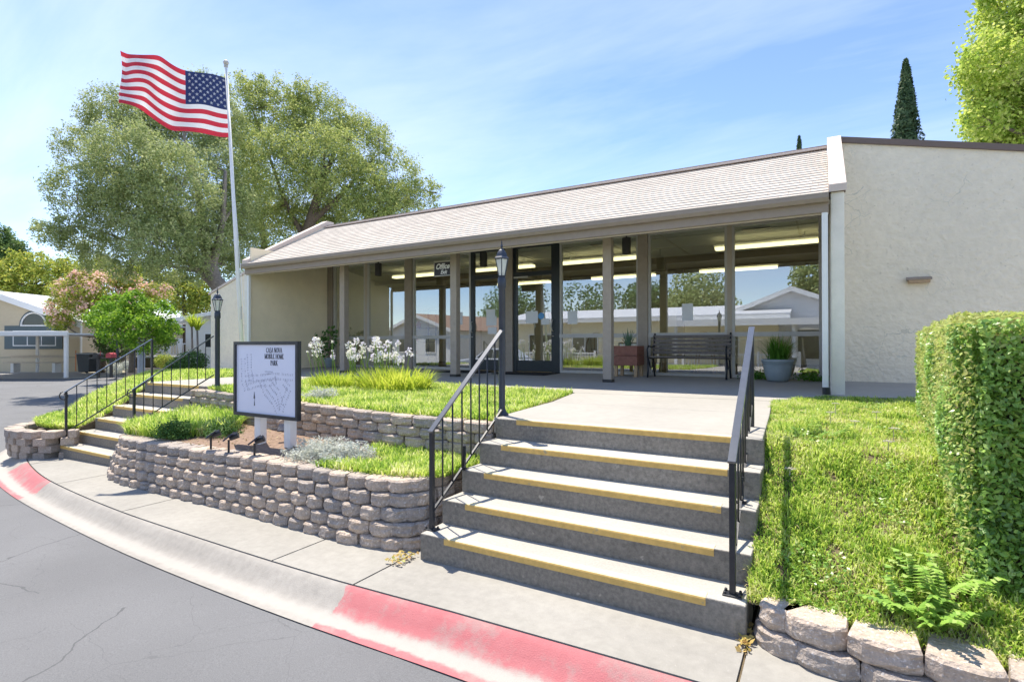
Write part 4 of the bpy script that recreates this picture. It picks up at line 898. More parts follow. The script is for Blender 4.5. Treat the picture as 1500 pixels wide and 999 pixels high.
# ---- porch objects
def pendant(x, lb):
    p = thing('cylinder_lamp', (x, 9.30, 3.60), lb, 'lamp', 'dark cylinder lamps under the porch roof')
    MB().lathe([(.03, .0), (.078, -.012), (.078, -.30), (.06, -.30), (.06, -.05), (.02, -.05)], (x, 9.3, 3.46), 20).build('shade', 'dark', p, smooth=False)
    MB().tube([(x, 9.3, 3.44), (x, 9.3, 3.60)], .014, 8).build('stem', 'dark', p)
for x, lb in ((-9.0, 'dark cylinder lamp hanging under the left end of the porch'), (-6.07, 'dark cylinder lamp hanging just left of the lantern post'), (-3.03, 'dark cylinder lamp hanging at the right of the porch')): pendant(x, lb)
o_ = thing('office_sign', (-6.58, 8.62, 3.3), 'small black hanging sign with white script lettering on the middle porch post', 'sign')
MB().box((-6.80, 8.61, 2.94), (-6.385, 8.635, 3.20)).build('board', 'ink', o_, bevel=.004)
MB().box((-6.81, 8.60, 2.925), (-6.375, 8.645, 2.939)).box((-6.812, 8.602, 2.940), (-6.801, 8.643, 3.2)).build('board_edge', 'alum', o_)
MB().bar((-6.82, 8.622, 3.225), (-6.376, 8.622, 3.215), .012, .02).bar((-6.40, 8.622, 3.34), (-6.55, 8.622, 3.225), .01, .012).box((-6.60, 8.616, 3.199), (-6.585, 8.628, 3.222)).build('bracket', 'alum', o_)
text_mesh('lettering', 'Office', .15, (-6.60, 8.607, 3.115), 'white', o_, shear=.35, bold=.004, sx=.92)
text_mesh('lettering', 'Exit', .11, (-6.57, 8.607, 3.0), 'white', o_, shear=.35, bold=.003, sx=.9)
wl_ = thing('wall_light', (1.28, 10.42, 2.6), 'small flat brown wall light on the right stucco wall', 'wall light')
MB().prism([(1.13, 10.418, 2.60), (1.13, 10.30, 2.575), (1.13, 10.30, 2.545), (1.13, 10.418, 2.545)], (.31, 0, 0)).build('hood', 'trim', wl_)
MB().box((1.15, 10.31, 2.50), (1.42, 10.417, 2.544)).build('lens', 'woodlt', wl_)
# bench
b_ = thing('bench', (-2.12, 10.1, .945), 'dark slatted bench with black metal ends against the window', 'bench')
bx0, bx1 = -2.83, -1.41
for k, (y, z) in enumerate(((9.86, 1.325), (9.955, 1.32), (10.05, 1.31), (10.145, 1.30))): MB().box((bx0, y - .04, z - .014), (bx1, y + .04, z + .014)).build('seat_slat', 'slat', b_, bevel=.004)
for k in range(5):
    z = 1.40 + k * .073; y = 10.21 + k * .02
    MB().box((bx0, y - .012, z - .03), (bx1, y + .012, z + .03)).build('back_slat', 'slat', b_, bevel=.004)
for x in (bx0 + .03, bx1 - .03):
    e_ = MB()
    e_.tube([(x, 9.80, .945), (x, 9.84, 1.1), (x, 9.83, 1.30), (x, 10.17, 1.285), (x, 10.22, 1.4), (x, 10.31, 1.76)], .018, 8)
    e_.tube([(x, 10.30, .945), (x, 10.22, 1.1), (x, 10.17, 1.285)], .018, 8)
    e_.tube([(x, 9.82, 1.30), (x, 9.78, 1.46), (x, 9.85, 1.52), (x, 10.1, 1.50), (x, 10.25, 1.52)], .016, 8)
    e_.tube([(x, 9.88, 1.28), (x, 9.98, 1.12), (x, 10.1, 1.12), (x, 10.18, 1.26)], .011, 6)
    e_.build('end_frame', 'black', b_, smooth=True)
MB().lathe([(.045, 0), (.052, .003), (.045, .006)], (-1.98, 10.2, 1.53), 10).build('back_ornament', 'dark', b_)
# red planter
p_ = thing('planter_box', (-3.2, 10.0, .945), 'reddish wooden planter box on four legs beside the bench', 'planter')
for k, z in enumerate((1.16, 1.345)): MB().box((-3.46, 9.75, z), (-2.98, 10.2, z + .178)).build('box_board', 'wood', p_, bevel=.006)
MB().box((-3.42, 9.79, 1.45), (-3.02, 10.16, 1.49)).build('soil', 'mulch', p_)
for a in (-3.43, -3.05):
    for b in (9.78, 10.13): MB().box((a, b, .945), (a + .055, b + .055, 1.159)).build('leg', 'woodlt', p_)
def tuft(name, c, n, L0, L1, w, spread, m, label, cat, parent=None, droop=.9, base=.03, group=None):
    """arching strap leaves from one crown"""
    V, F = [], []
    for i in range(n):
        a = rng.uniform(0, 2 * np.pi); L = rng.uniform(L0, L1); e = spread * rng.uniform(.15, 1); ww = w * rng.uniform(.7, 1.2)
        d = np.array([math.cos(a), math.sin(a), 0]); sd = np.array([-d[1], d[0], 0]); p = np.array(c) + d * rng.uniform(0, base) * 1.0 + sd * rng.uniform(-base, base)
        K = 6; i0 = len(V)
        for k in range(K + 1):
            t = k / K; th = e * (.35 + droop * t); q = ww * (1 - t ** 2.2) * .5 + .0006
            V += [p - sd * q, p + sd * q]
            p = p + (d * math.sin(th) + np.array([0, 0, math.cos(th)])) * L / K
        for k in range(K): F.append((i0 + 2 * k, i0 + 2 * k + 1, i0 + 2 * k + 3, i0 + 2 * k + 2))
    o = fast_mesh(name, V, F, m, parent)
    if parent is None: tag(o, label, cat, group)
    return o
tuft('spiky_plant', (-3.22, 9.97, 1.48), 22, .2, .42, .03, 1.1, LF['agave'], 'spiky blue-green plant growing in the red planter box', 'plant')
q_ = thing('glazed_pot', (-.66, 9.95, .945), 'round blue-grey glazed pot holding a grassy plant', 'pot')
MB().lathe([(.15, 0), (.165, .01), (.20, .12), (.225, .25), (.228, .30), (.245, .31), (.25, .335), (.245, .36), (.215, .36), (.21, .30)], (-.66, 9.95, .945), 32).build('pot_body', 'pot', q_, smooth=True)
MB().lathe([(.236, .285), (.242, .292), (.236, .30)], (-.66, 9.95, .945), 32).build('pot_band', 'pot', q_, smooth=True)
MB().lathe([(.205, .31), (.205, .325), (.01, .33)], (-.66, 9.95, .945), 20).build('soil', 'mulch', q_)
tuft('potted_grass', (-.66, 9.95, 1.26), 190, .28, .52, .016, 1.25, LF['potp'], 'bright green strappy plant growing in the blue-grey pot', 'plant', droop=1.0, base=.12)
for x, y, lb in ((-.18, 10.15, 'low green trailing plant right of the pot'), (-1.02, 10.2, 'low green trailing plant left of the pot')):
    P = np.array([x, y, .97]) + rng.normal(size=(260, 3)) * np.array([.12, .08, .06]); P[:, 2] = np.abs(P[:, 2] - .95) + .955
    V, F = leaf_quads(P, rng.normal(size=(260, 3)) + np.array([0, -.3, .8]), .05, .03); tag(fast_mesh('trailing_plant', V, F, LF['potp']), lb, 'plant', 'trailing plants by the pot')
for x0, x1, lb in ((-7.5, -6.3, 'black doormat in front of the left door'), (-6.05, -4.8, 'black doormat in front of the right door')):
    tag(MB().box((x0, 9.55, dz(9.7) + .002), (x1, 10.3, dz(9.7) + .016)).build('doormat', 'mat_', bevel=.004), lb, 'doormat', 'black doormats')
r = thing('corner_plant', (-11.35, 9.9, .94), 'leafy potted plant in the left corner of the porch', 'plant')
MB().lathe([(.11, 0), (.15, .24), (.16, .26), (.14, .26)], (-11.35, 9.9, .94), 16).build('pot', 'pot', r, smooth=True)
MB().tube([(-11.35, 9.9, 1.15), (-11.32, 9.88, 1.5), (-11.4, 9.9, 1.9)], .012, 6).tube([(-11.33, 9.88, 1.4), (-11.55, 9.85, 1.75)], .008, 6).tube([(-11.33, 9.88, 1.4), (-11.1, 9.85, 1.7)], .008, 6).build('stem', 'bark', r)
C_ = np.array([(-11.4, 9.85, 1.85), (-11.55, 9.85, 1.7), (-11.1, 9.85, 1.68), (-11.3, 9.8, 1.45), (-11.45, 9.8, 1.3), (-11.2, 9.85, 1.9)])
P = C_[rng.choice(6, 150)] + rng.normal(size=(150, 3)) * .10
V, F = leaf_quads(P, rng.normal(size=(150, 3)) + np.array([.3, -1, .6]), .11, .075); fast_mesh('foliage', V, F, LF['dkshrub'], r)
# ================================================================ FLOWERS AND SHRUBS IN THE BEDS
def ub_pt(x, y): return (x, y, .875)
def agapanthus(n, x0, x1, y0, y1, label):
    r = thing('agapanthus', ((x0 + x1) / 2, (y0 + y1) / 2, .87), label, 'flowers')
    st = MB(); Vp, Fp = [], []; k0 = 0; heads = []
    for i in range(n):
        x, y = rng.uniform(x0, x1), rng.uniform(y0, y1); f = (x - x0) / (x1 - x0)
        h = rng.uniform(.42, .78); lean = np.array([(f - .55) * .55 + rng.uniform(-.08, .08), rng.uniform(-.16, .06)])
        p0 = np.array([x, y, .86]); p2 = p0 + np.array([lean[0] * h, lean[1] * h, h]); p1 = (p0 + p2) / 2 + np.array([-lean[0] * .06, 0, .03])
        st.tube([p0, p1, p2], [.008, .0065, .005], 5); heads.append((p2, rng.random() < .36))
    st.build('flower_stem', LF['stem'], r, smooth=True)
    Ps, Ns, Ls = [], [], []
    for p, bud in heads:
        m = 14 if bud else 30; rad = .022 if bud else rng.uniform(.05, .085)
        d = unit(rng.normal(size=(m, 3)) + np.array([0, 0, .25])); Ps.append(p + d * rad * rng.uniform(.6, 1.1, (m, 1))); Ns.append(rng.normal(size=(m, 3)) * .6 + d * .5); Ls.append(np.full(m, .03 if bud else .055))
    V, F = leaf_quads(np.concatenate(Ps), np.concatenate(Ns), np.concatenate(Ls), np.concatenate(Ls) * .5); fast_mesh('flower_heads', V, F, LF['petal'], r)
    return r
agapanthus(32, -7.1, -6.0, 6.55, 7.0, 'tall white agapanthus flowers on long stems, right half of the group'); agapanthus(20, -8.1, -7.0, 6.5, 7.0, 'leaning cream agapanthus flowers on long stems, left half of the group')
def clump(name, c, n, rad, L0, L1, w, m, label, cat, spread=1.2, sq=1.):
    V0, F0, o = [], [], 0
    for i in range(n):
        a = rng.uniform(0, 2 * np.pi); q = rad * math.sqrt(rng.random()); px = np.array([c[0] + q * math.cos(a), c[1] + q * math.sin(a) * sq, c[2]])
        a2 = a + rng.normal() * .7; L = rng.uniform(L0, L1); e = spread * (.2 + .8 * q / rad) * rng.uniform(.5, 1.1); ww = w * rng.uniform(.7, 1.2)
        d = np.array([math.cos(a2), math.sin(a2), 0]); sd = np.array([-d[1], d[0], 0]); p = px; K = 5
        for k in range(K + 1):
            t = k / K; th = e * (.3 + .95 * t); qq = ww * (1 - t ** 2.2) * .5 + .0006; V0 += [p - sd * qq, p + sd * qq]
            p = p + (d * math.sin(th) + np.array([0, 0, math.cos(th)])) * L / K
        for k in range(K): F0.append((o + 2 * k, o + 2 * k + 1, o + 2 * k + 3, o + 2 * k + 2))
        o += 2 * (K + 1)
    return tag(fast_mesh(name, V0, F0, m), label, cat)
clump('daylily_clump', (-5.55, 6.05, .86), 760, .62, .26, .44, .018, LF['lily'], 'large bright yellow-green clump of strappy leaves in front of the white flowers', 'plant', 1.35, .6)
clump('daylily_clump', (-6.75, 5.95, .86), 300, .42, .2, .34, .017, LF['lily'], 'smaller yellow-green clump of strappy leaves beside the map sign', 'plant', 1.3, .6)
def puff(name, c, rad, n, L, W, m, label, cat, up=.6):
    d = unit(rng.normal(size=(n, 3))); d[:, 2] = np.abs(d[:, 2]); P = np.array(c) + d * np.array(rad) * (.45 + .6 * rng.random((n, 1)) ** .6) * (1 + .22 * np.sin(d[:, :1] * 6 + c[0] * 5) * np.cos(d[:, 1:2] * 7) + .16 * np.sin(d[:, 2:] * 11 + d[:, :1] * 9))
    V, F = leaf_quads(P, d * .4 + rng.normal(size=(n, 3)) * .8 + np.array([0, 0, up]), L * rng.uniform(.6, 1.2, n), W * rng.uniform(.7, 1.2, n)); return tag(fast_mesh(name, V, F, m), label, cat)
puff('silver_plant', (-4.1, 3.62, .46), (.55, .26, .17), 5200, .05, .011, LF['silver'], 'low mound of silvery grey foliage by the front block wall', 'plant')
puff('silver_plant', (-5.55, 4.72, .86), (.28, .2, .14), 1500, .045, .012, LF['silver'], 'small silvery clump on the upper terrace edge by the sign', 'plant')
puff('round_shrub', (-6.95, 3.68, .43), (.24, .2, .20), 3200, .035, .014, LF['dkshrub'], 'small rounded dark green shrub behind the front block wall', 'shrub')
puff('round_shrub', (-6.45, 3.95, .45), (.22, .2, .17), 1800, .035, .014, LF['dkshrub'], 'lower dark green shrub right of the small rounded one', 'shrub')
yar = [(.22, 5.2, .83), (.40, 5.7, .86), (.45, 4.9, .83), (-.2, 4.1, .62), (.38, 4.45, .8), (.1, 6.1, .88), (.05, 5.5, .86)]
for k, (x, y, z) in enumerate(yar):
    y_ = MB().tube([(x, y, z - .05), (x, y, z + .10)], .003, 5)
    for i in range(14):
        a = i * 2.4; q = .008 * math.sqrt(i); y_.lathe([(.006, 0), (.007, .004), (.002, .006)], (x + q * math.cos(a) * 1.1, y + q * math.sin(a) * 1.1, z + .10 + random.uniform(0, .006)), 6)
    tag(y_.build('yarrow_flower', LF['wpetal'], fixn=True), 'flat white flower head standing up out of the groundcover on the right slope', 'flower', 'white flower heads in the right slope')
def weed(x, y, z, n, lb):
    V, F, o = [], [], 0
    for i in range(n):
        a = rng.uniform(0, 2 * np.pi); L = rng.uniform(.07, .19); d = np.array([math.cos(a), math.sin(a), 0]); sd = np.array([-d[1], d[0], 0]); p = np.array([x, y, z]) + d * rng.uniform(.0, .14); e = rng.uniform(.2, 1.15)
        for k in range(9):
            t = k / 8; th = e * (.5 + .8 * t); p = p + (d * math.sin(th) + np.array([0, 0, math.cos(th)])) * L / 8
            for sg in (-1, 1):
                if k < 2: continue
                b = p; tip = p + (sd * sg * .9 + d * .55) * .055 * (1.15 - .6 * t) + np.array([0, 0, -.006]); md = (b + tip) / 2; w_ = d * .016
                V += [b, md - w_ + [0, 0, .003], tip, md + w_ + [0, 0, .003]]; F.append((o, o + 1, o + 2, o + 3)); o += 4
        V += [p, p - sd * .012 + d * .02, p + d * .05, p + sd * .012 + d * .02]; F.append((o, o + 1, o + 2, o + 3)); o += 4
    tag(fast_mesh('fern_weed', V, F, LF['hedge']), lb, 'plant')
weed(.42, 3.25, .24, 44, 'feathery-leaved weed growing above the large pale blocks'); weed(.52, 3.40, .33, 30, 'feathery-leaved weed against the foot of the hedge'); weed(-.05, 4.75, .84, 7, 'small broad-leaved weed in the right slope')
# ---- hedge: solid dark core added to block light, dense leaves on its faces
r = thing('hedge', (1.5, 5.4, .5), 'clipped dense green hedge at the right edge, paler on top', 'hedge')
HY0, HY1, HT = 3.45, 7.3, 1.69
def hx(y): return .63 + np.maximum(0, y - 3.6) * .083 + .05 * np.clip((3.65 - y) / .2, 0, 1) ** 2
def hz(y): return .15 + .7 * np.clip((y - 3.1) / 1.3, 0, 1)
def hedge_core():
    ys = np.linspace(HY0 + .08, HY1 - .08, 26); vs = []; fs = []
    sec = [(.08, .1), (.05, .5), (.05, .9), (.06, 1.35), (.11, 1.56), (.3, 1.62), (1.4, 1.62), (1.6, 1.5), (1.6, .1)]
    for y in ys:
        zb = float(hz(y))
        for x, z in sec: vs.append((float(hx(y)) + x + .02 * math.sin(y * 7 + z * 5), y, max(z, zb - .06)))
    k = len(sec)
    for j in range(len(ys) - 1):
        for i in range(k): fs.append((j * k + i, j * k + (i + 1) % k, (j + 1) * k + (i + 1) % k, (j + 1) * k + i))
    fs += [tuple(range(k))[::-1], tuple(range((len(ys) - 1) * k, len(ys) * k))]
    return MB().add(vs, fs)
M['core_fill'] = mat('dark_core', (.05, .055, .03), 1, .4, 20, .6, 40)
hedge_core().build('light_block', 'core_fill', r)
n = 42000
y = HY0 + (HY1 - HY0) * rng.random(n) ** 1.25; z = hz(y) + (HT - .02 - hz(y)) * rng.random(n)
bul = .022 * np.sin(y * 5.1 + z * 3) + .02 * np.sin(z * 7 - y * 2.3)
x = hx(y) + .05 - .10 * rng.random(n) + bul + .03 * np.clip((z - 1.55) / .15, 0, 1) ** 2
V1, F1 = leaf_quads(np.stack([x, y, z], 1), rng.normal(size=(n, 3)) * .55 + np.array([-.8, -.25, .55]), rng.uniform(.024, .044, n), rng.uniform(.013, .023, n), .12)
n2 = 25000
x2 = rng.uniform(.66, 2.2, n2)
P2 = np.stack([x2, HY0 + .04 - .08 * rng.random(n2) + .02 * np.sin(x2 * 8), rng.uniform(.15, HT, n2)], 1)
V2, F2 = leaf_quads(P2, rng.normal(size=(n2, 3)) * .6 + np.array([-.2, -.8, .55]), rng.uniform(.024, .044, n2), rng.uniform(.013, .023, n2), .12)
n3 = 5000
P3 = np.stack([rng.uniform(.93, 1.8, n3), HY1 + .06 * rng.random(n3) - .03, rng.uniform(.85, HT, n3)], 1)
V3, F3 = leaf_quads(P3, rng.normal(size=(n3, 3)) + np.array([0, .5, .5]), .05, .025, .1)
fast_mesh('side_leaves', np.concatenate([V1, V2, V3]), np.concatenate([F1, F2 + len(V1), F3 + len(V1) + len(V2)]), LF['hedge'], r)
n = 24000
y = rng.uniform(HY0, HY1, n); P = np.stack([hx(y) + .01 + 1.5 * rng.random(n) ** 1.4, y, HT - .05 + .10 * rng.random(n) ** 1.5], 1); P[:, 2] += .02 * np.sin(P[:, 1] * 4) * np.sin(P[:, 0] * 6)
V1, F1 = leaf_quads(P, rng.normal(size=(n, 3)) * .8 + np.array([-.2, -.1, .6]), rng.uniform(.03, .052, n), rng.uniform(.014, .022, n), .1)
n = 4200
y = HY0 - .02 + (HY1 - HY0) * rng.random(n) ** 1.3; z = hz(y) + (HT - hz(y)) * rng.random(n) ** .7
V2, F2 = leaf_quads(np.stack([hx(y) - .03 - .04 * rng.random(n), y, z], 1), rng.normal(size=(n, 3)) * .7 + np.array([-.7, -.2, .5]), .033, .013, .1)
fast_mesh('top_leaves', np.concatenate([V1, V2]), np.concatenate([F1, F2 + len(V1)]), LF['hedget'], r)

# ================================================================ TREES
def crown_points(lobes, d, n, shell=.5, csize=.13, per=22, flat=1.):
    C = []; Rr = []
    for l in lobes:
        u, v, rp = l[:3]; dd = l[3] if len(l) > 3 else 0
        C.append(at(u, d + dd, v)); Rr.append(rp * (d + dd) / 787.)
    C = np.array(C); Rr = np.array(Rr); w = Rr ** 2.2; nc = max(8, n // per)
    k = rng.choice(len(C), nc, p=w / w.sum()); dr = unit(rng.normal(size=(nc, 3)) + np.array([0, 0, .12])); q = shell + (1.06 - shell) * rng.random((nc, 1)) ** .6
    cc = C[k] + dr * q * Rr[k][:, None] * np.array([1, 1, flat])
    kk = np.repeat(np.arange(nc), per); P = cc[kk] + rng.normal(size=(len(kk), 3)) * (csize * np.sqrt(Rr[k] / 1.2))[kk][:, None]
    return P, dr[kk], C, Rr
def tree(name, label, lobes, d, n, L, W, m, trunks, bark='bark', parts=(), shell=.5, csize=.16, per=22, group=None, up=.45, flat=1., cat='tree', zg=None):
    b = trunks[0][0]; base = at(b[0], d + (b[3] if len(b) > 3 else 0), b[1]); root = thing(name, base, label, cat, group)
    P, D, C, Rr = crown_points(lobes, d, n, shell, csize, per, flat)
    V, F = leaf_quads(P, D * .45 + rng.normal(size=P.shape) * .75 + np.array([0, 0, up]), L * rng.uniform(.6, 1.3, len(P)), W * rng.uniform(.7, 1.3, len(P)), .1)
    fast_mesh('crown', V, F, m, root)
    t = MB()
    for tr in trunks:
        pts = [at(q[0], d + (q[3] if len(q) > 3 else 0), q[1]) for q in tr]; t.tube([tuple(p) for p in smooth_line(pts, 4)], list(np.interp(np.linspace(0, 1, 4 * (len(tr) - 1) + 1), np.linspace(0, 1, len(tr)), [q[2] for q in tr])), 10)
    for i in range(len(C)):                                             # a limb into every clump
        pts_all = [np.array(at(q[0], d + (q[3] if len(q) > 3 else 0), q[1])) for tr in trunks for q in tr[1:]] or [np.array(base)]
        rad_all = [q[2] for tr in trunks for q in tr[1:]] or [.05]
        j = int(np.argmin([np.linalg.norm(p - C[i]) + max(0, p[2] - C[i][2]) for p in pts_all])); a = pts_all[j]; mid = (a + C[i]) / 2 + rng.normal(size=3) * .12 * np.linalg.norm(a - C[i]) + np.array([0, 0, .06])
        r0 = min(rad_all[j] * .7, .12); t.tube([tuple(p) for p in smooth_line([a, mid, C[i]], 3)], list(np.linspace(r0, .012, 7)), 6)
        for q in range(3):
            e = C[i] + unit(rng.normal(size=(1, 3)))[0] * Rr[i] * .8; t.tube([tuple(C[i] * .6 + mid * .4), tuple((C[i] + e) / 2 + rng.normal(size=3) * .1), tuple(e)], [r0 * .35, .012, .004], 5)
    t.build('trunk', bark, root, smooth=True)
    for nm, mm, nn, LL, WW in parts:
        P, D, _, _ = crown_points(lobes, d, nn, .85, csize * .8, 10, flat); k = D[:, 2] > -.3; P = P[k]; D = D[k]
        V, F = leaf_quads(P, D + rng.normal(size=P.shape) * .5 + np.array([0, 0, .5]), LL, WW); fast_mesh(nm, V, F, mm, root)
    return root
tree('olive_tree', 'broad grey-green olive tree left of the flagpole, reaching behind the flag', [(165, 172, 42), (122, 222, 36, 1), (112, 282, 40, -1), (78, 340, 24, -1), (190, 235, 55, -2), (255, 190, 50, 1), (255, 270, 58, -2), (180, 320, 50, 0), (235, 352, 48, -2), (300, 330, 44, 0), (135, 372, 26, 1), (312, 245, 44, 1), (285, 395, 24, -1), (225, 140, 30, 1), (300, 140, 34, 2), (60, 335, 14, 0), (320, 180, 36, 2), (345, 300, 34, 1), (190, 385, 28, 0), (240, 396, 24, 1), (328, 388, 24, 2), (275, 355, 42, -1), (118, 345, 32, 0), (345, 350, 32, 2), (212, 185, 40, 0), (205, 290, 55, -1)], 22, 140000, .12, .044, LF['olive'],
     [[(335, 520, .40), (325, 430, .34), (312, 405, .30), (300, 350, .2), (290, 280, .13), (270, 200, .06)], [(318, 415, .26), (290, 392, .18), (262, 350, .13), (225, 290, .07), (190, 230, .04)], [(308, 395, .2), (325, 330, .12), (330, 250, .06)], [(296, 395, .13), (250, 388, .08), (180, 350, .05), (120, 330, .03)]], 'greybark', shell=.4, csize=.115, per=34)
tree('willow_tree', 'tall yellow-green tree rising behind the shingled roof', [(350, 152, 40), (410, 158, 44), (470, 172, 44, 1), (345, 225, 44), (410, 238, 52, -2), (480, 240, 55, -2), (532, 212, 42, 1), (580, 258, 42), (618, 288, 28), (540, 290, 48, -1), (455, 300, 42, 1), (400, 315, 38), (590, 308, 34, 1), (520, 330, 40, 1), (640, 282, 12), (380, 130, 20), (445, 140, 24), (505, 185, 34, 1), (557, 205, 20), (430, 325, 36, 1), (485, 322, 30, 2), (505, 265, 45, 1), (365, 300, 40, 2), (440, 205, 50, 0), (560, 300, 40, -1)], 27, 125000, .13, .052, LF['oak'],
     [[(438, 520, .36), (445, 400, .33), (450, 345, .28), (462, 300, .22), (475, 260, .14), (500, 200, .06)], [(455, 325, .18), (500, 285, .11), (540, 240, .05)], [(450, 345, .16), (490, 335, .11), (545, 322, .07), (600, 300, .03)], [(447, 350, .14), (420, 300, .1), (395, 230, .06), (370, 160, .03)]], 'bark', shell=.4, csize=.115, per=34)
tree('willow_tree', 'slender tree trunk with light foliage between the olive and the yellow-green tree', [(350, 330, 34), (372, 270, 36), (395, 365, 26), (335, 380, 26), (365, 200, 30)], 31, 16000, .15, .06, LF['oak'], [[(386, 520, .25), (388, 400, .22), (385, 340, .18), (375, 280, .1), (365, 210, .05)]], shell=.3, csize=.25)
def cypress(u, vtop, d, half, label, n, zb=.5):
    b = at(u, d); top = at(u, d, vtop)[2]; root = thing('cypress_tree', (b[0], b[1], zb), label, 'tree', 'cypress trees behind the clubhouse')
    t = rng.random(n) ** .7; h = zb + 1.0 + (top - zb - 1.0) * t; rr_ = half * np.clip((1 - t) * 3.0, 0, 1) ** .6 * (1 - .42 * t) * np.clip(t * 6 + .5, 0, 1); a = rng.uniform(0, 2 * np.pi, n)
    rr2 = rr_ * (.72 + .34 * rng.random(n) + .10 * np.sin(a * 5 + h * 2.3) + .06 * np.sin(h * 6 + a * 3)); P = np.stack([b[0] + np.cos(a) * rr2, b[1] + np.sin(a) * rr2, h], 1)
    N = np.stack([np.cos(a), np.sin(a), np.full(n, .35)], 1) + rng.normal(size=(n, 3)) * .5
    V, F = leaf_quads(P, N, .26, .09); fast_mesh('crown', V, F, LF['cyp'], root)
    c = MB().lathe([(half * .55, 1.2), (half * .62, (top - zb) * .5), (half * .35, (top - zb) * .8), (.02, (top - zb) * .97)], (b[0], b[1], zb), 12); c.build('inner_branches', 'core_fill', root)
    MB().tube([(b[0], b[1], zb), (b[0], b[1], zb + 1.6)], .2, 10).build('trunk', 'bark', root)
cypress(1329, 88, 27, .95, 'tall dark cypress standing above the right stucco wall', 9000)
cypress(1172, 200, 42, .75, 'cypress of which only the tip shows above the shingled roof', 5000)
tree('sycamore_tree', 'bright green leafy tree at the upper right corner behind the wall', [(1500, 70, 62), (1452, 95, 40, -1), (1480, 165, 46), (1442, 178, 26, -1), (1530, 170, 60), (1432, 108, 18), (1500, 10, 50), (1470, 15, 22, 1), (1560, 60, 70, 2), (1425, 85, 12), (1462, 210, 36), (1530, 230, 50), (1446, 140, 26), (1455, -12, 18)], 17, 42000, .13, .085, LF['syc'],
     [[(1540, 545, .32), (1535, 350, .28), (1525, 230, .2), (1510, 130, .12), (1500, 40, .05)]], shell=.5, csize=.16, per=16)
tree('round_tree', 'clipped round bright green tree on a single trunk across the left road', [(158, 465, 25), (192, 455, 27), (228, 468, 28), (178, 482, 28, -1), (214, 488, 26, -1), (150, 475, 16), (243, 482, 18), (200, 440, 14), (165, 445, 14)], 27, 9500, .16, .085, LF['bright'], [[(193, 545, .16), (194, 515, .14), (190, 490, .1), (192, 465, .06)]], shell=.72, csize=.11, per=14)
tree('pink_blossom_tree', 'wide pink-blossomed tree behind the round green tree', [(112, 430, 28), (158, 425, 32), (205, 440, 26), (95, 452, 22), (140, 452, 28), (232, 428, 18), (88, 470, 16), (185, 412, 18), (125, 408, 18)], 37, 20000, .18, .085, LF['yelgr'], [[(150, 545, .25), (150, 490, .2), (155, 450, .1)]], parts=(('blossom', LF['pink'], 5600, .2, .13),), shell=.5, flat=.8)
tree('leafy_tree', 'big yellow-green tree above the cream house at far left', [(30, 420, 42), (80, 410, 36), (0, 440, 40), (108, 402, 26), (60, 455, 34), (20, 390, 22), (-40, 420, 50), (95, 440, 24), (50, 385, 18)], 46, 30000, .26, .13, LF['yelgr'], [[(40, 540, .4), (42, 470, .3), (45, 420, .15)]], shell=.5)
tree('leafy_tree', 'dark green tree at the very left edge above the cream house', [(0, 362, 26), (18, 372, 20), (-30, 360, 40), (8, 345, 12), (32, 385, 12)], 52, 10000, .28, .14, LF['dktree'], [[(-10, 540, .4), (-8, 420, .3), (-5, 370, .15)]], shell=.5)
tree('leafy_tree', 'green tree behind the white home between olive trunk and round tree', [(268, 432, 24), (292, 428, 20), (242, 418, 18), (215, 405, 20), (300, 450, 22), (262, 410, 14), (150, 395, 20), (190, 400, 18)], 50, 18000, .26, .13, LF['yelgr'], [[(275, 540, .3), (272, 470, .25), (268, 430, .15)]], shell=.5)
tree('leafy_tree', 'dark bushy tree below the round green tree by the shed', [(158, 500, 16), (178, 508, 15), (205, 505, 18), (165, 520, 12), (230, 500, 16), (250, 492, 14)], 33, 6000, .16, .08, LF['dktree'], [[(182, 540, .12), (180, 520, .1), (180, 505, .06)]], shell=.4)
# ================================================================ SHRUBS AND YUCCAS BY THE LEFT WING
def bush(u, v, rp, d, n, m, label, name='shrub', sq=.7):
    c = at(u, d, v); Rr = rp * d / 787.; r = thing(name, (c[0], c[1], c[2] - Rr * sq), label, 'shrub')
    dr = unit(rng.normal(size=(n, 3))); P = np.array(c) + dr * Rr * np.array([1, .8, sq]) * (.5 + .55 * rng.random((n, 1)) ** .6) * (1 + .18 * np.sin(dr[:, :1] * 7) * np.cos(dr[:, 2:] * 6))
    V, F = leaf_quads(P, dr * .5 + rng.normal(size=(n, 3)) * .6 + np.array([0, 0, .5]), .07, .035); fast_mesh('foliage', V, F, m, r)
    MB().tube([(c[0], c[1], c[2] - Rr * sq), (c[0], c[1], c[2])], [.05, .02], 6).build('stem', 'bark', r)
bush(282, 530, 24, 20.5, 4200, LF['dkshrub'], 'dark green shrub against the foot of the left wing wall'); bush(258, 536, 16, 21, 2400, LF['dkshrub'], 'smaller dark shrub left of the shrub by the wing wall'); bush(240, 528, 15, 25, 1800, LF['yelgr'], 'pale bush beyond the grey post across the road')
bush(168, 540, 12, 30, 1400, LF['silver'], 'grey-green bush beside the tall lantern post'); bush(186, 535, 11, 30.5, 1200, LF['silver'], 'grey-green bush left of the grey post')
for u, v, lb in ((281, 478, 'left one of two slim yuccas before the white home'), (289, 483, 'right one of two slim yuccas before the white home')):
    c = at(u, 24, v); g0 = at(u, 24)
    r = thing('yucca', (g0[0], g0[1], .1), lb, 'plant', 'slim yuccas before the white home'); MB().tube([(g0[0], g0[1], .1), (g0[0] + .05, g0[1], 1.2), c], [.06, .045, .04], 8).build('trunk', 'greybark', r, smooth=True)
    tuft('foliage', c, 60, .5, .85, .05, 1.7, LF['lily'], None, None, parent=r, droop=.6, base=.05)
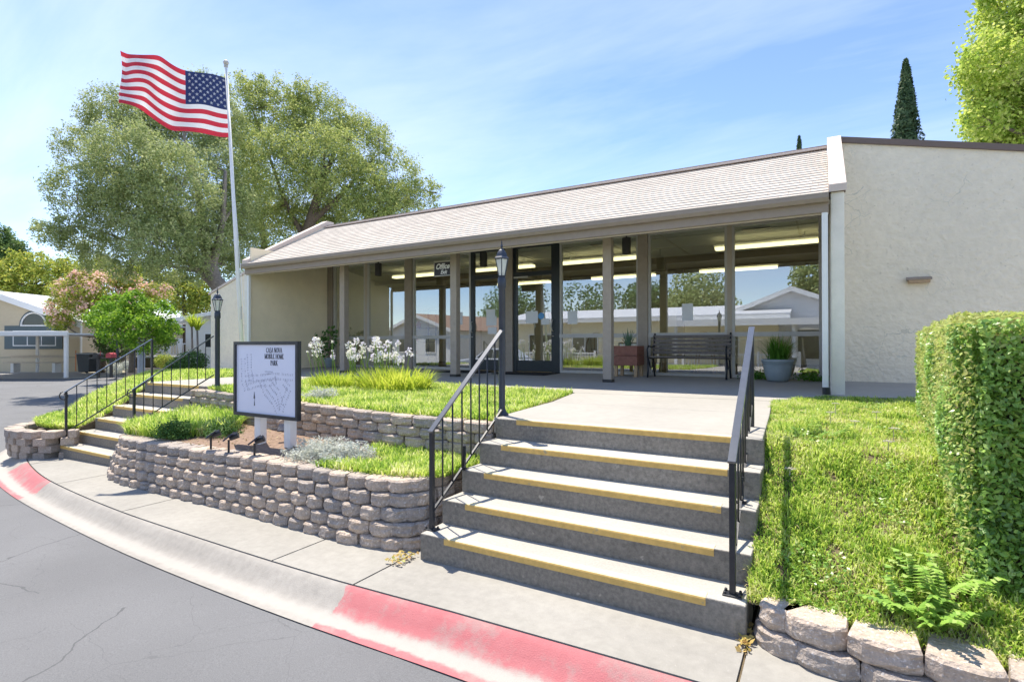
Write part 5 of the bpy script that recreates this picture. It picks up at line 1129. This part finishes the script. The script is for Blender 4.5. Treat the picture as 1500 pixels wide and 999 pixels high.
# ================================================================ HOMES ACROSS THE ROAD
def home(name, loc, rz, label, W, D, he, hr, wallm, roofm, fascia='white', wins=(), group=None, ridge=.5, over=.35, fth=.22, door_at=None):
    r = thing(name, loc, label, 'house', group, rz)
    xr = W * ridge
    MB().prism([(0, 0, -.2), (W, 0, -.2), (W, 0, he), (xr, 0, hr), (0, 0, he)], (0, D, 0)).build('wall', wallm, r, local=True)
    sl = MB(); s1 = (hr - he) / xr; s2 = (hr - he) / (W - xr)
    rf_ = MB().prism([(-over, -over, he - s1 * over + .02), (xr, -over, hr + .02), (W + over, -over, he - s2 * over + .02), (W + over, -over, he - s2 * over + .08), (xr, -over, hr + .08), (-over, -over, he - s1 * over + .08)], (0, D + 2 * over, 0)).build('roof', roofm, r, local=True)
    MB().prism([(-over - .01, -over - .03, he - s1 * over - fth + .05), (xr, -over - .03, hr - fth + .05), (W + over + .01, -over - .03, he - s2 * over - fth + .05), (W + over + .01, -over - .03, he - s2 * over + .07), (xr, -over - .03, hr + .07), (-over - .01, -over - .03, he - s1 * over + .07)], (0, .028, 0)).build('fascia', fascia, r, local=True)
    for (x, z, w_, h_, nx) in wins:
        f = MB(); e = .06
        f.box((x, -.05, z), (x + w_, .01, z + e)).box((x, -.05, z + h_ - e), (x + w_, .01, z + h_))
        for k in range(nx + 1): xx = x + (w_ - e) * k / nx; f.box((xx, -.049, z + e), (xx + e, .01, z + h_ - e))
        fo = f.build('window', 'white', r, local=True); MB().box((x + .02, -.03, z + .02), (x + w_ - .02, -.012, z + h_ - .02)).build('pane', 'dglass', fo, local=True)
    if door_at:
        x, z = door_at; d_ = MB().box((x, -.05, z), (x + .9, .01, z + 2.05)).build('door', 'white', r, local=True); MB().lathe([(.03, 0), (.03, .03)], (x + .8, -.09, z + 1), 8).build('handle', 'alum', d_, local=True)
    return r
zr = -.27
# cream house, far left, seen on its gable end; its right corner is at the picture column 118
k_ = 38 / 787.
lx = at(118, 38); W0 = 12.0
fx, fy = CA, SA
hL = home('mobile_home', (lx[0] - fx * W0, lx[1] - fy * W0, zr), R(30.1), 'cream house with arched window and white sloping roof edge at far left', W0, 16, 3.45, 5.55, 'cream', 'roofw', wins=[(W0 - 4.75, 1.72, 3.05, 1.08, 3)], fth=.42)
sh = MB().box((W0 - 5.35, -.04, 1.5), (W0 - 1.25, .006, 3.15)).build('shutter_panel', 'teal', hL, local=True)
aw = MB(); n_ = 24; cxw = W0 - 3.25
arc_ = [(cxw + .88 * math.cos(math.pi * k / n_), -.06, 3.16 + .9 * math.sin(math.pi * k / n_)) for k in range(n_ + 1)]
aw.tube(arc_, .06, 6).box((cxw - .92, -.11, 3.12), (cxw + .92, -.01, 3.2)); ao = aw.build('arched_window', 'white', hL, local=True)
MB().prism([(cxw + .85 * math.cos(math.pi * k / n_), -.04, 3.2 + .85 * math.sin(math.pi * k / n_)) for k in range(n_ + 1)], (0, .02, 0)).build('pane', 'dglass', ao, local=True)
MB().tube([(cxw + 1.0 * math.cos(math.pi * k / n_), -.03, 3.16 + 1.02 * math.sin(math.pi * k / n_)) for k in range(n_ + 1)], .05, 6).build('arch_trim', 'teal', hL, local=True)
MB().box((W0 - .02, -.03, .0), (W0 + .08, .06, 3.4)).build('corner_board', 'white', hL, local=True)
sd_ = MB()
for z in (.9,): sd_.box((0, -.012, z), (W0, -.002, z + .03))
sd_.build('skirting_line', 'teal', hL, local=True)
pg = at(97, 29.6); wP = 9.0
r = thing('carport', (pg[0] - fx * wP, pg[1] - fy * wP, zr), 'flat white carport roof on posts before the cream house', 'carport', None, R(30.1))
MB().box((-.2, -.1, 2.38), (wP + .15, 7.8, 2.46)).build('roof', 'roofw', r, local=True); MB().box((-.2, -.16, 2.30), (wP + .2, -.06, 2.56)).build('gutter', 'whites', r, local=True, bevel=.03)
for x in (wP - .12, 2.0):
    MB().box((x, -.02, 0), (x + .16, .12, 2.38)).build('post', 'whites', r, local=True); MB().box((x, 6.0, 0), (x + .14, 6.12, 2.38)).build('post', 'whites', r, local=True)
bq = at(50, 35)
r = thing('park_bench', (bq[0], bq[1], zr), 'long pale bench under the carport before the cream house', 'bench', None, R(30.1))
MB().box((-1.85, -.2, .62), (1.85, .2, .68)).build('seat', 'trimlt', r, local=True); MB().box((-1.85, .35, .95), (1.85, .4, 1.12)).build('backrest', 'trimlt', r, local=True)
for x in (-1.4, 1.3): MB().box((x, -.15, 0), (x + .2, .35, .62)).build('leg', 'whites', r, local=True)
# concrete aprons, yard ground
def sheet(name, pts, z, m): struct(MB().add([(p[0], p[1], z) for p in pts], [tuple(range(len(pts)))]), name, m)
sheet('driveway', [at(-500, 30.4), at(112, 30.4), at(150, 31.8), at(260, 33), at(330, 34), at(330, 70), at(-500, 70)], -.385, 'walk')
sheet('yard', [at(118, 36), at(260, 34), at(330, 35), at(330, 70), at(118, 70)], -.375, 'dry')
# shed, bins, mailboxes, stake
s0 = at(119, 41)
r = home('shed', (s0[0], s0[1], zr), R(30.1), 'low tan shed with flat pale roof between cream house and round tree', 1.9, 5, 2.35, 2.75, 'cream', 'roofw', wins=(), ridge=.98, over=.15, fth=.2)
def bin_(u, lb):
    c = at(u, 34); r = thing('wheelie_bin', (c[0], c[1], zr), lb, 'bin', 'dark bins beside the cream house', R(30))
    b = MB(); vs = [(-.33, -.36, .1), (.33, -.36, .1), (.33, .3, .1), (-.33, .3, .1), (-.42, -.42, 1.2), (.42, -.42, 1.2), (.42, .42, 1.2), (-.42, .42, 1.2)]
    b.add(vs, [(0, 3, 2, 1), (4, 5, 6, 7), (0, 1, 5, 4), (1, 2, 6, 5), (2, 3, 7, 6), (3, 0, 4, 7)]).build('body', 'plastic', r, local=True, bevel=.03)
    MB().prism([(-.45, -.46, 1.2), (-.45, .46, 1.2), (-.45, .4, 1.3), (-.45, -.4, 1.28)], (.9, 0, 0)).build('lid', 'greysid', r, local=True, bevel=.02)
    for x in (-.36, .3): w = MB().lathe([(.13, 0), (.13, .06)], (0, 0, 0), 14); w.v = [(x + z_, .33 + a, .13 + b_) for a, b_, z_ in w.v]; w.build('wheel', 'black', r, local=True)
bin_(129, 'dark grey wheeled bin with pale lid beside the cream house')
def mailbox(u, m, lb):
    c = at(u, 29.6); r = thing('mailbox', (c[0], c[1], zr), lb, 'mailbox', None, R(40))
    MB().box((-.06, -.06, 0), (.06, .06, 1.1)).build('post', 'dark', r, local=True)
    p = [(-.13, -.28, 1.1), (.13, -.28, 1.1)] + [(.13 * math.cos(w), -.28, 1.24 + .13 * math.sin(w)) for w in np.linspace(0, math.pi, 9)]
    b = MB().prism(p, (0, .56, 0)).build('box', m, r, local=True); MB().box((-.5, -.05, 1.04), (.5, .05, 1.1)).build('crossarm', 'dark', r, local=True)
    MB().box((.14, -.1, 1.22), (.155, -.06, 1.45)).build('flag', 'redp', r, local=True)
mailbox(144, 'dark', 'black mailbox on a post across the left road'); mailbox(163, 'redp', 'red mailbox on a post across the left road')
c = at(111, 37); tag(MB().bar((c[0], c[1], zr), (c[0] + .02, c[1], 1.15), .06, .04).build('marker_stake', 'orange'), 'thin orange-brown stake leaning by the corner of the cream house', 'stake')
c = at(207, 27.5); r = thing('utility_post', (c[0], c[1], -.3), 'square grey-blue post standing at the far edge of the road', 'post')
MB().box((c[0] - .13, c[1] - .13, -.35), (c[0] + .13, c[1] + .13, 1.95)).build('shaft', 'greypost', r, bevel=.015); MB().box((c[0] - .15, c[1] - .15, 1.951), (c[0] + .15, c[1] + .15, 2.0)).build('cap', 'greypost', r)
# white home behind the left wing
q0 = at(272, 36)
hw = home('mobile_home', (q0[0], q0[1], -.1), R(36), 'white home with porch behind the yuccas, partly behind the left wing', 7, 14, 3.4, 4.3, 'whites', 'roofw', wins=[(1.2, 1.4, .7, 1.0, 1)], over=.6, ridge=.7)
MB().box((2.4, 2, 4.0), (3.0, 2.6, 5.2)).build('chimney', 'whites', hw, local=True)
pz = at(190, 36.5)
pr = thing('porch_deck', (pz[0], pz[1], -.1), 'raised porch with white railing beside the white home', 'porch', None, R(32))
MB().box((0, 0, .0), (4.4, 2.6, .75)).build('skirt', 'mulch', pr, local=True); MB().box((-.1, -.1, .751), (4.5, 2.7, .83)).build('deck', 'whites', pr, local=True)
rl = MB().box((0, 0, 1.65), (4.4, .08, 1.73)).box((0, 0, .95), (4.4, .06, 1.0))
for x in np.arange(0, 4.41, .22): rl.box((x, .015, 1.0), (x + .05, .055, 1.65))
rl.build('railing', 'white', pr, local=True)
for x in (.0, 2.1, 4.25): MB().box((x, -.02, .83), (x + .12, .10, 3.1)).build('post', 'white', pr, local=True)
MB().box((-.3, -.4, 3.1), (4.8, 2.8, 3.25)).build('roof', 'roofw', pr, local=True)
for u, lb in ((246, 'left white banner hanging from the porch rail'), (262, 'right white banner hanging from the porch rail')):
    c = at(u, 35.6, 495); MB_ = MB().prism([(c[0] - .25, c[1], c[2]), (c[0] + .25, c[1] + .1, c[2]), (c[0] + .08, c[1] + .04, c[2] - 1.9)], (0, .03, 0))
    tag(MB_.build('banner', 'white'), lb, 'banner', 'white banners on the porch')
# low garden wall
a, b = at(186, 31), at(262, 33)
tag(MB().bar((a[0], a[1], -.1), (b[0], b[1], -.1), .3, .5).build('garden_wall', 'block'), 'low stone garden wall before the raised porch', 'wall')
# wash of far trees along the horizon
far = [(60, 470, 60), (180, 470, 40), (320, 470, 40), (-60, 460, 60)]
for k, (u, v, rp) in enumerate(far): pass
# ================================================================ STREET SIDE OPPOSITE (seen in the window glass)
h1 = home('mobile_home', (-22.0, -9.2, -.2), R(180 + 12), 'grey house with brown gable roof reflected in the left windows', 8, 14, 2.7, 3.9, 'palegrey', 'roofb', wins=[(2.0, 1.1, 1.2, 1.3, 1), (5.2, 1.1, 1.2, 1.3, 1)])
h2 = home('mobile_home', (-17.5, -9.4, -.2), R(270), 'long cream house with flat white eave reflected in the middle windows', 7, 15.5, 3.3, 3.9, 'palecream', 'roofw', over=.6)
for k, yy in enumerate((1.2, 4.2, 8.6, 12.0)):
    f = MB().box((-.05, yy, 1.0), (.01, yy + 1.7, 1.06)).box((-.05, yy, 2.3), (.01, yy + 1.7, 2.36))
    for q in (0, .82, 1.64): f.box((-.049, yy + q, 1.06), (.01, yy + q + .06, 2.3))
    fo = f.build('window', 'white', h2, local=True); MB().box((-.03, yy + .02, 1.02), (-.012, yy + 1.68, 2.34)).build('pane', 'dglass', fo, local=True)
MB().box((-.08, 0, .55), (-.002, 15.5, .62)).build('skirting_board', 'white', h2, local=True)
MB().box((-.68, -.6, 3.0), (-.62, 16.1, 3.2)).build('gutter', 'white', h2, local=True)
h3 = home('mobile_home', (2.6, -10.4, -.2), R(180), 'grey house with white window frames reflected in the right windows', 8, 14, 3.0, 4.6, 'palegrey', 'roofb', wins=[(.8, .9, 1.2, 1.6, 1), (2.6, .9, 1.2, 1.6, 1), (4.6, .9, 1.2, 1.6, 1)])
def porch_rail(x0, x1, y, lb):
    r = thing('white_railing', (x0, y, -.15), lb, 'railing', None)
    p = MB().box((x0, y, .95), (x1, y + .06, 1.03)).box((x0, y, .2), (x1, y + .05, .26))
    for x in np.arange(x0 + .1, x1, .16): p.box((x, y + .01, .26), (x + .035, y + .045, .95))
    p.build('rail_panel', 'white', r)
    for x in np.arange(x0, x1 + .1, (x1 - x0) / 3): MB().box((x - .06, y - .02, -.2), (x + .06, y + .09, 1.15)).build('post', 'white', r)
porch_rail(-17.5, -11.5, -8.6, 'white picket railing before the long cream house, reflected in the glass'); porch_rail(-6.5, -1.0, -8.6, 'white picket railing before the right-hand grey house, reflected in the glass')
ca = thing('carport', (-6.6, -7.4, -.16), 'white open carport frame before the right-hand grey house, reflected in the glass', 'carport')
for x in (-6.6, -3.9, -1.2, 1.5):
    for y in (-7.4, -9.9): MB().box((x - .07, y - .07, -.2), (x + .07, y + .07, 2.55)).build('post', 'white', ca)
MB().box((-6.9, -10.1, 2.55), (1.8, -7.1, 2.66)).build('roof', 'roofw', ca); MB().box((-6.95, -7.098, 2.42), (1.85, -7.03, 2.72)).build('fascia', 'white', ca)
M['silver'] = mat('car_paint', (.50, .53, .57), .25, .02, 3, coat=1.); M['tyre'] = mat('tyre_rubber', (.02, .02, .02), .9, .1, 20)
cr_ = thing('parked_car', (-15.0, -3.6, -.13), 'silver saloon car parked across the road, reflected in the left windows', 'car', None, R(4))
def car_section(prof_, y0, y1, inset): return [(x, y0, z) for x, z in prof_], [(x, y1, z) for x, z in prof_]
bod = [(-2.2, .32), (-2.25, .62), (-2.1, .82), (-1.3, .92), (1.15, .95), (2.0, .90), (2.25, .72), (2.28, .35)]
cab = [(-1.15, .91), (-.45, 1.40), (.1, 1.46), (.8, 1.42), (1.55, .94)]
MB().prism([(x, -.86, z) for x, z in bod], (0, 1.72, 0)).build('body', 'silver', cr_, local=True, bevel=.09, seg=3)
q = MB(); n5 = len(cab); q.add([(x, -.78 + (.14 if z > 1.2 else 0), z) for x, z in cab] + [(x, .78 - (.14 if z > 1.2 else 0), z) for x, z in cab], [tuple(range(n5))[::-1], tuple(range(n5, 2 * n5))] + [(i, (i + 1) % n5, n5 + (i + 1) % n5, n5 + i) for i in range(n5)]); q.build('cabin', 'silver', cr_, local=True, bevel=.05, seg=2)
for sg in (-1, 1):
    for xa, xb, xt0, xt1 in ((-.88, .08, -.42, .10), (.16, 1.28, .16, .76)):
        MB().add([(xa, sg * .785, .96), (xb, sg * .785, .96), (xt1, sg * .655, 1.37), (xt0, sg * .655, 1.37), (xa, sg * .765, .96), (xb, sg * .765, .96), (xt1, sg * .635, 1.37), (xt0, sg * .635, 1.37)], [(0, 1, 2, 3), (7, 6, 5, 4), (0, 4, 5, 1), (1, 5, 6, 2), (2, 6, 7, 3), (3, 7, 4, 0)]).build('side_window', 'dglass', cr_, local=True)
    for x in (-1.38, 1.42):
        w = MB().lathe([(.2, -.1), (.32, -.1), (.34, -.06), (.34, .06), (.32, .1), (.2, .1)], (0, 0, 0), 24); w.v = [(x + a_, sg * .78 + z_, .33 + b_) for a_, b_, z_ in w.v]; wo_ = w.build('wheel', 'tyre', cr_, local=True)
        w = MB().lathe([(.02, -.108), (.19, -.108), (.205, -.09), (.205, .09), (.19, .108), (.02, .108)], (0, 0, 0), 20); w.v = [(x + a_, sg * .78 + z_, .33 + b_) for a_, b_, z_ in w.v]; w.build('rim', 'alum', wo_, local=True)
    MB().box((-2.262, sg * .6 - .2, .62), (-2.16, sg * .6 + .2, .76)).build('headlight', 'white', cr_, local=True, bevel=.02); MB().box((2.16, sg * .62 - .18, .66), (2.272, sg * .62 + .18, .80)).build('tail_light', 'redp', cr_, local=True, bevel=.02)
MB().add([(-1.12, -.68, .945), (-1.12, .68, .945), (-.48, .58, 1.385), (-.48, -.58, 1.385), (-1.13, -.68, .955), (-1.13, .68, .955), (-.49, .58, 1.395), (-.49, -.58, 1.395)], [(0, 1, 2, 3), (7, 6, 5, 4), (0, 4, 5, 1), (1, 5, 6, 2), (2, 6, 7, 3), (3, 7, 4, 0)]).build('windscreen', 'dglass', cr_, local=True)
sheet('far_sidewalk', [(-60, -5.2), (40, -5.2), (40, -6.6), (-60, -6.6)], -.13, 'walk'); sheet('far_yard', [(-60, -6.6), (40, -6.6), (40, -40), (-60, -40)], -.16, 'dry')
def far_tree(x, y, h, rad, m, label, n=7000):
    r = thing('leafy_tree', (x, y, -.2), label, 'tree')
    C = np.array([(rng.uniform(-1, 1) * rad * .7, rng.uniform(-1, 1) * rad * .7, h - rad * rng.uniform(.3, 1.3)) for _ in range(9)]); k = rng.integers(0, 9, n); d_ = unit(rng.normal(size=(n, 3)))
    P = C[k] + d_ * rad * .55 * (.5 + .55 * rng.random((n, 1)) ** .5) + np.array([x, y, -.2]); V, F = leaf_quads(P, d_ * .5 + rng.normal(size=(n, 3)) * .6 + np.array([0, 0, .5]), .32, .18); fast_mesh('crown', V, F, m, r)
    MB().tube([(x, y, -.3), (x + .1, y, h * .5), (x, y, h * .8)], [.3, .22, .08], 8).build('trunk', 'bark', r, smooth=True)
for x, y, h, rd, m, lb in ((-27, -26, 7.5, 4.5, 'dktree', 'round dark tree beyond the grey house, reflected in the left windows'), (-20, -28, 7, 4, 'dktree', 'second dark tree beyond the grey house, reflected in the left windows'), (-9, -28, 8, 3.2, 'olive', 'grey-green tree beyond the cream house, reflected in the right door'), (1.0, -27, 8.5, 3, 'olive', 'loose tree beyond the right-hand grey house, reflected in the right windows'), (-13.5, -29, 7, 3, 'dktree', 'dark tree right of the grey house, reflected beside the lamp post')):
    far_tree(x, y, h, rd, LF[m], lb)
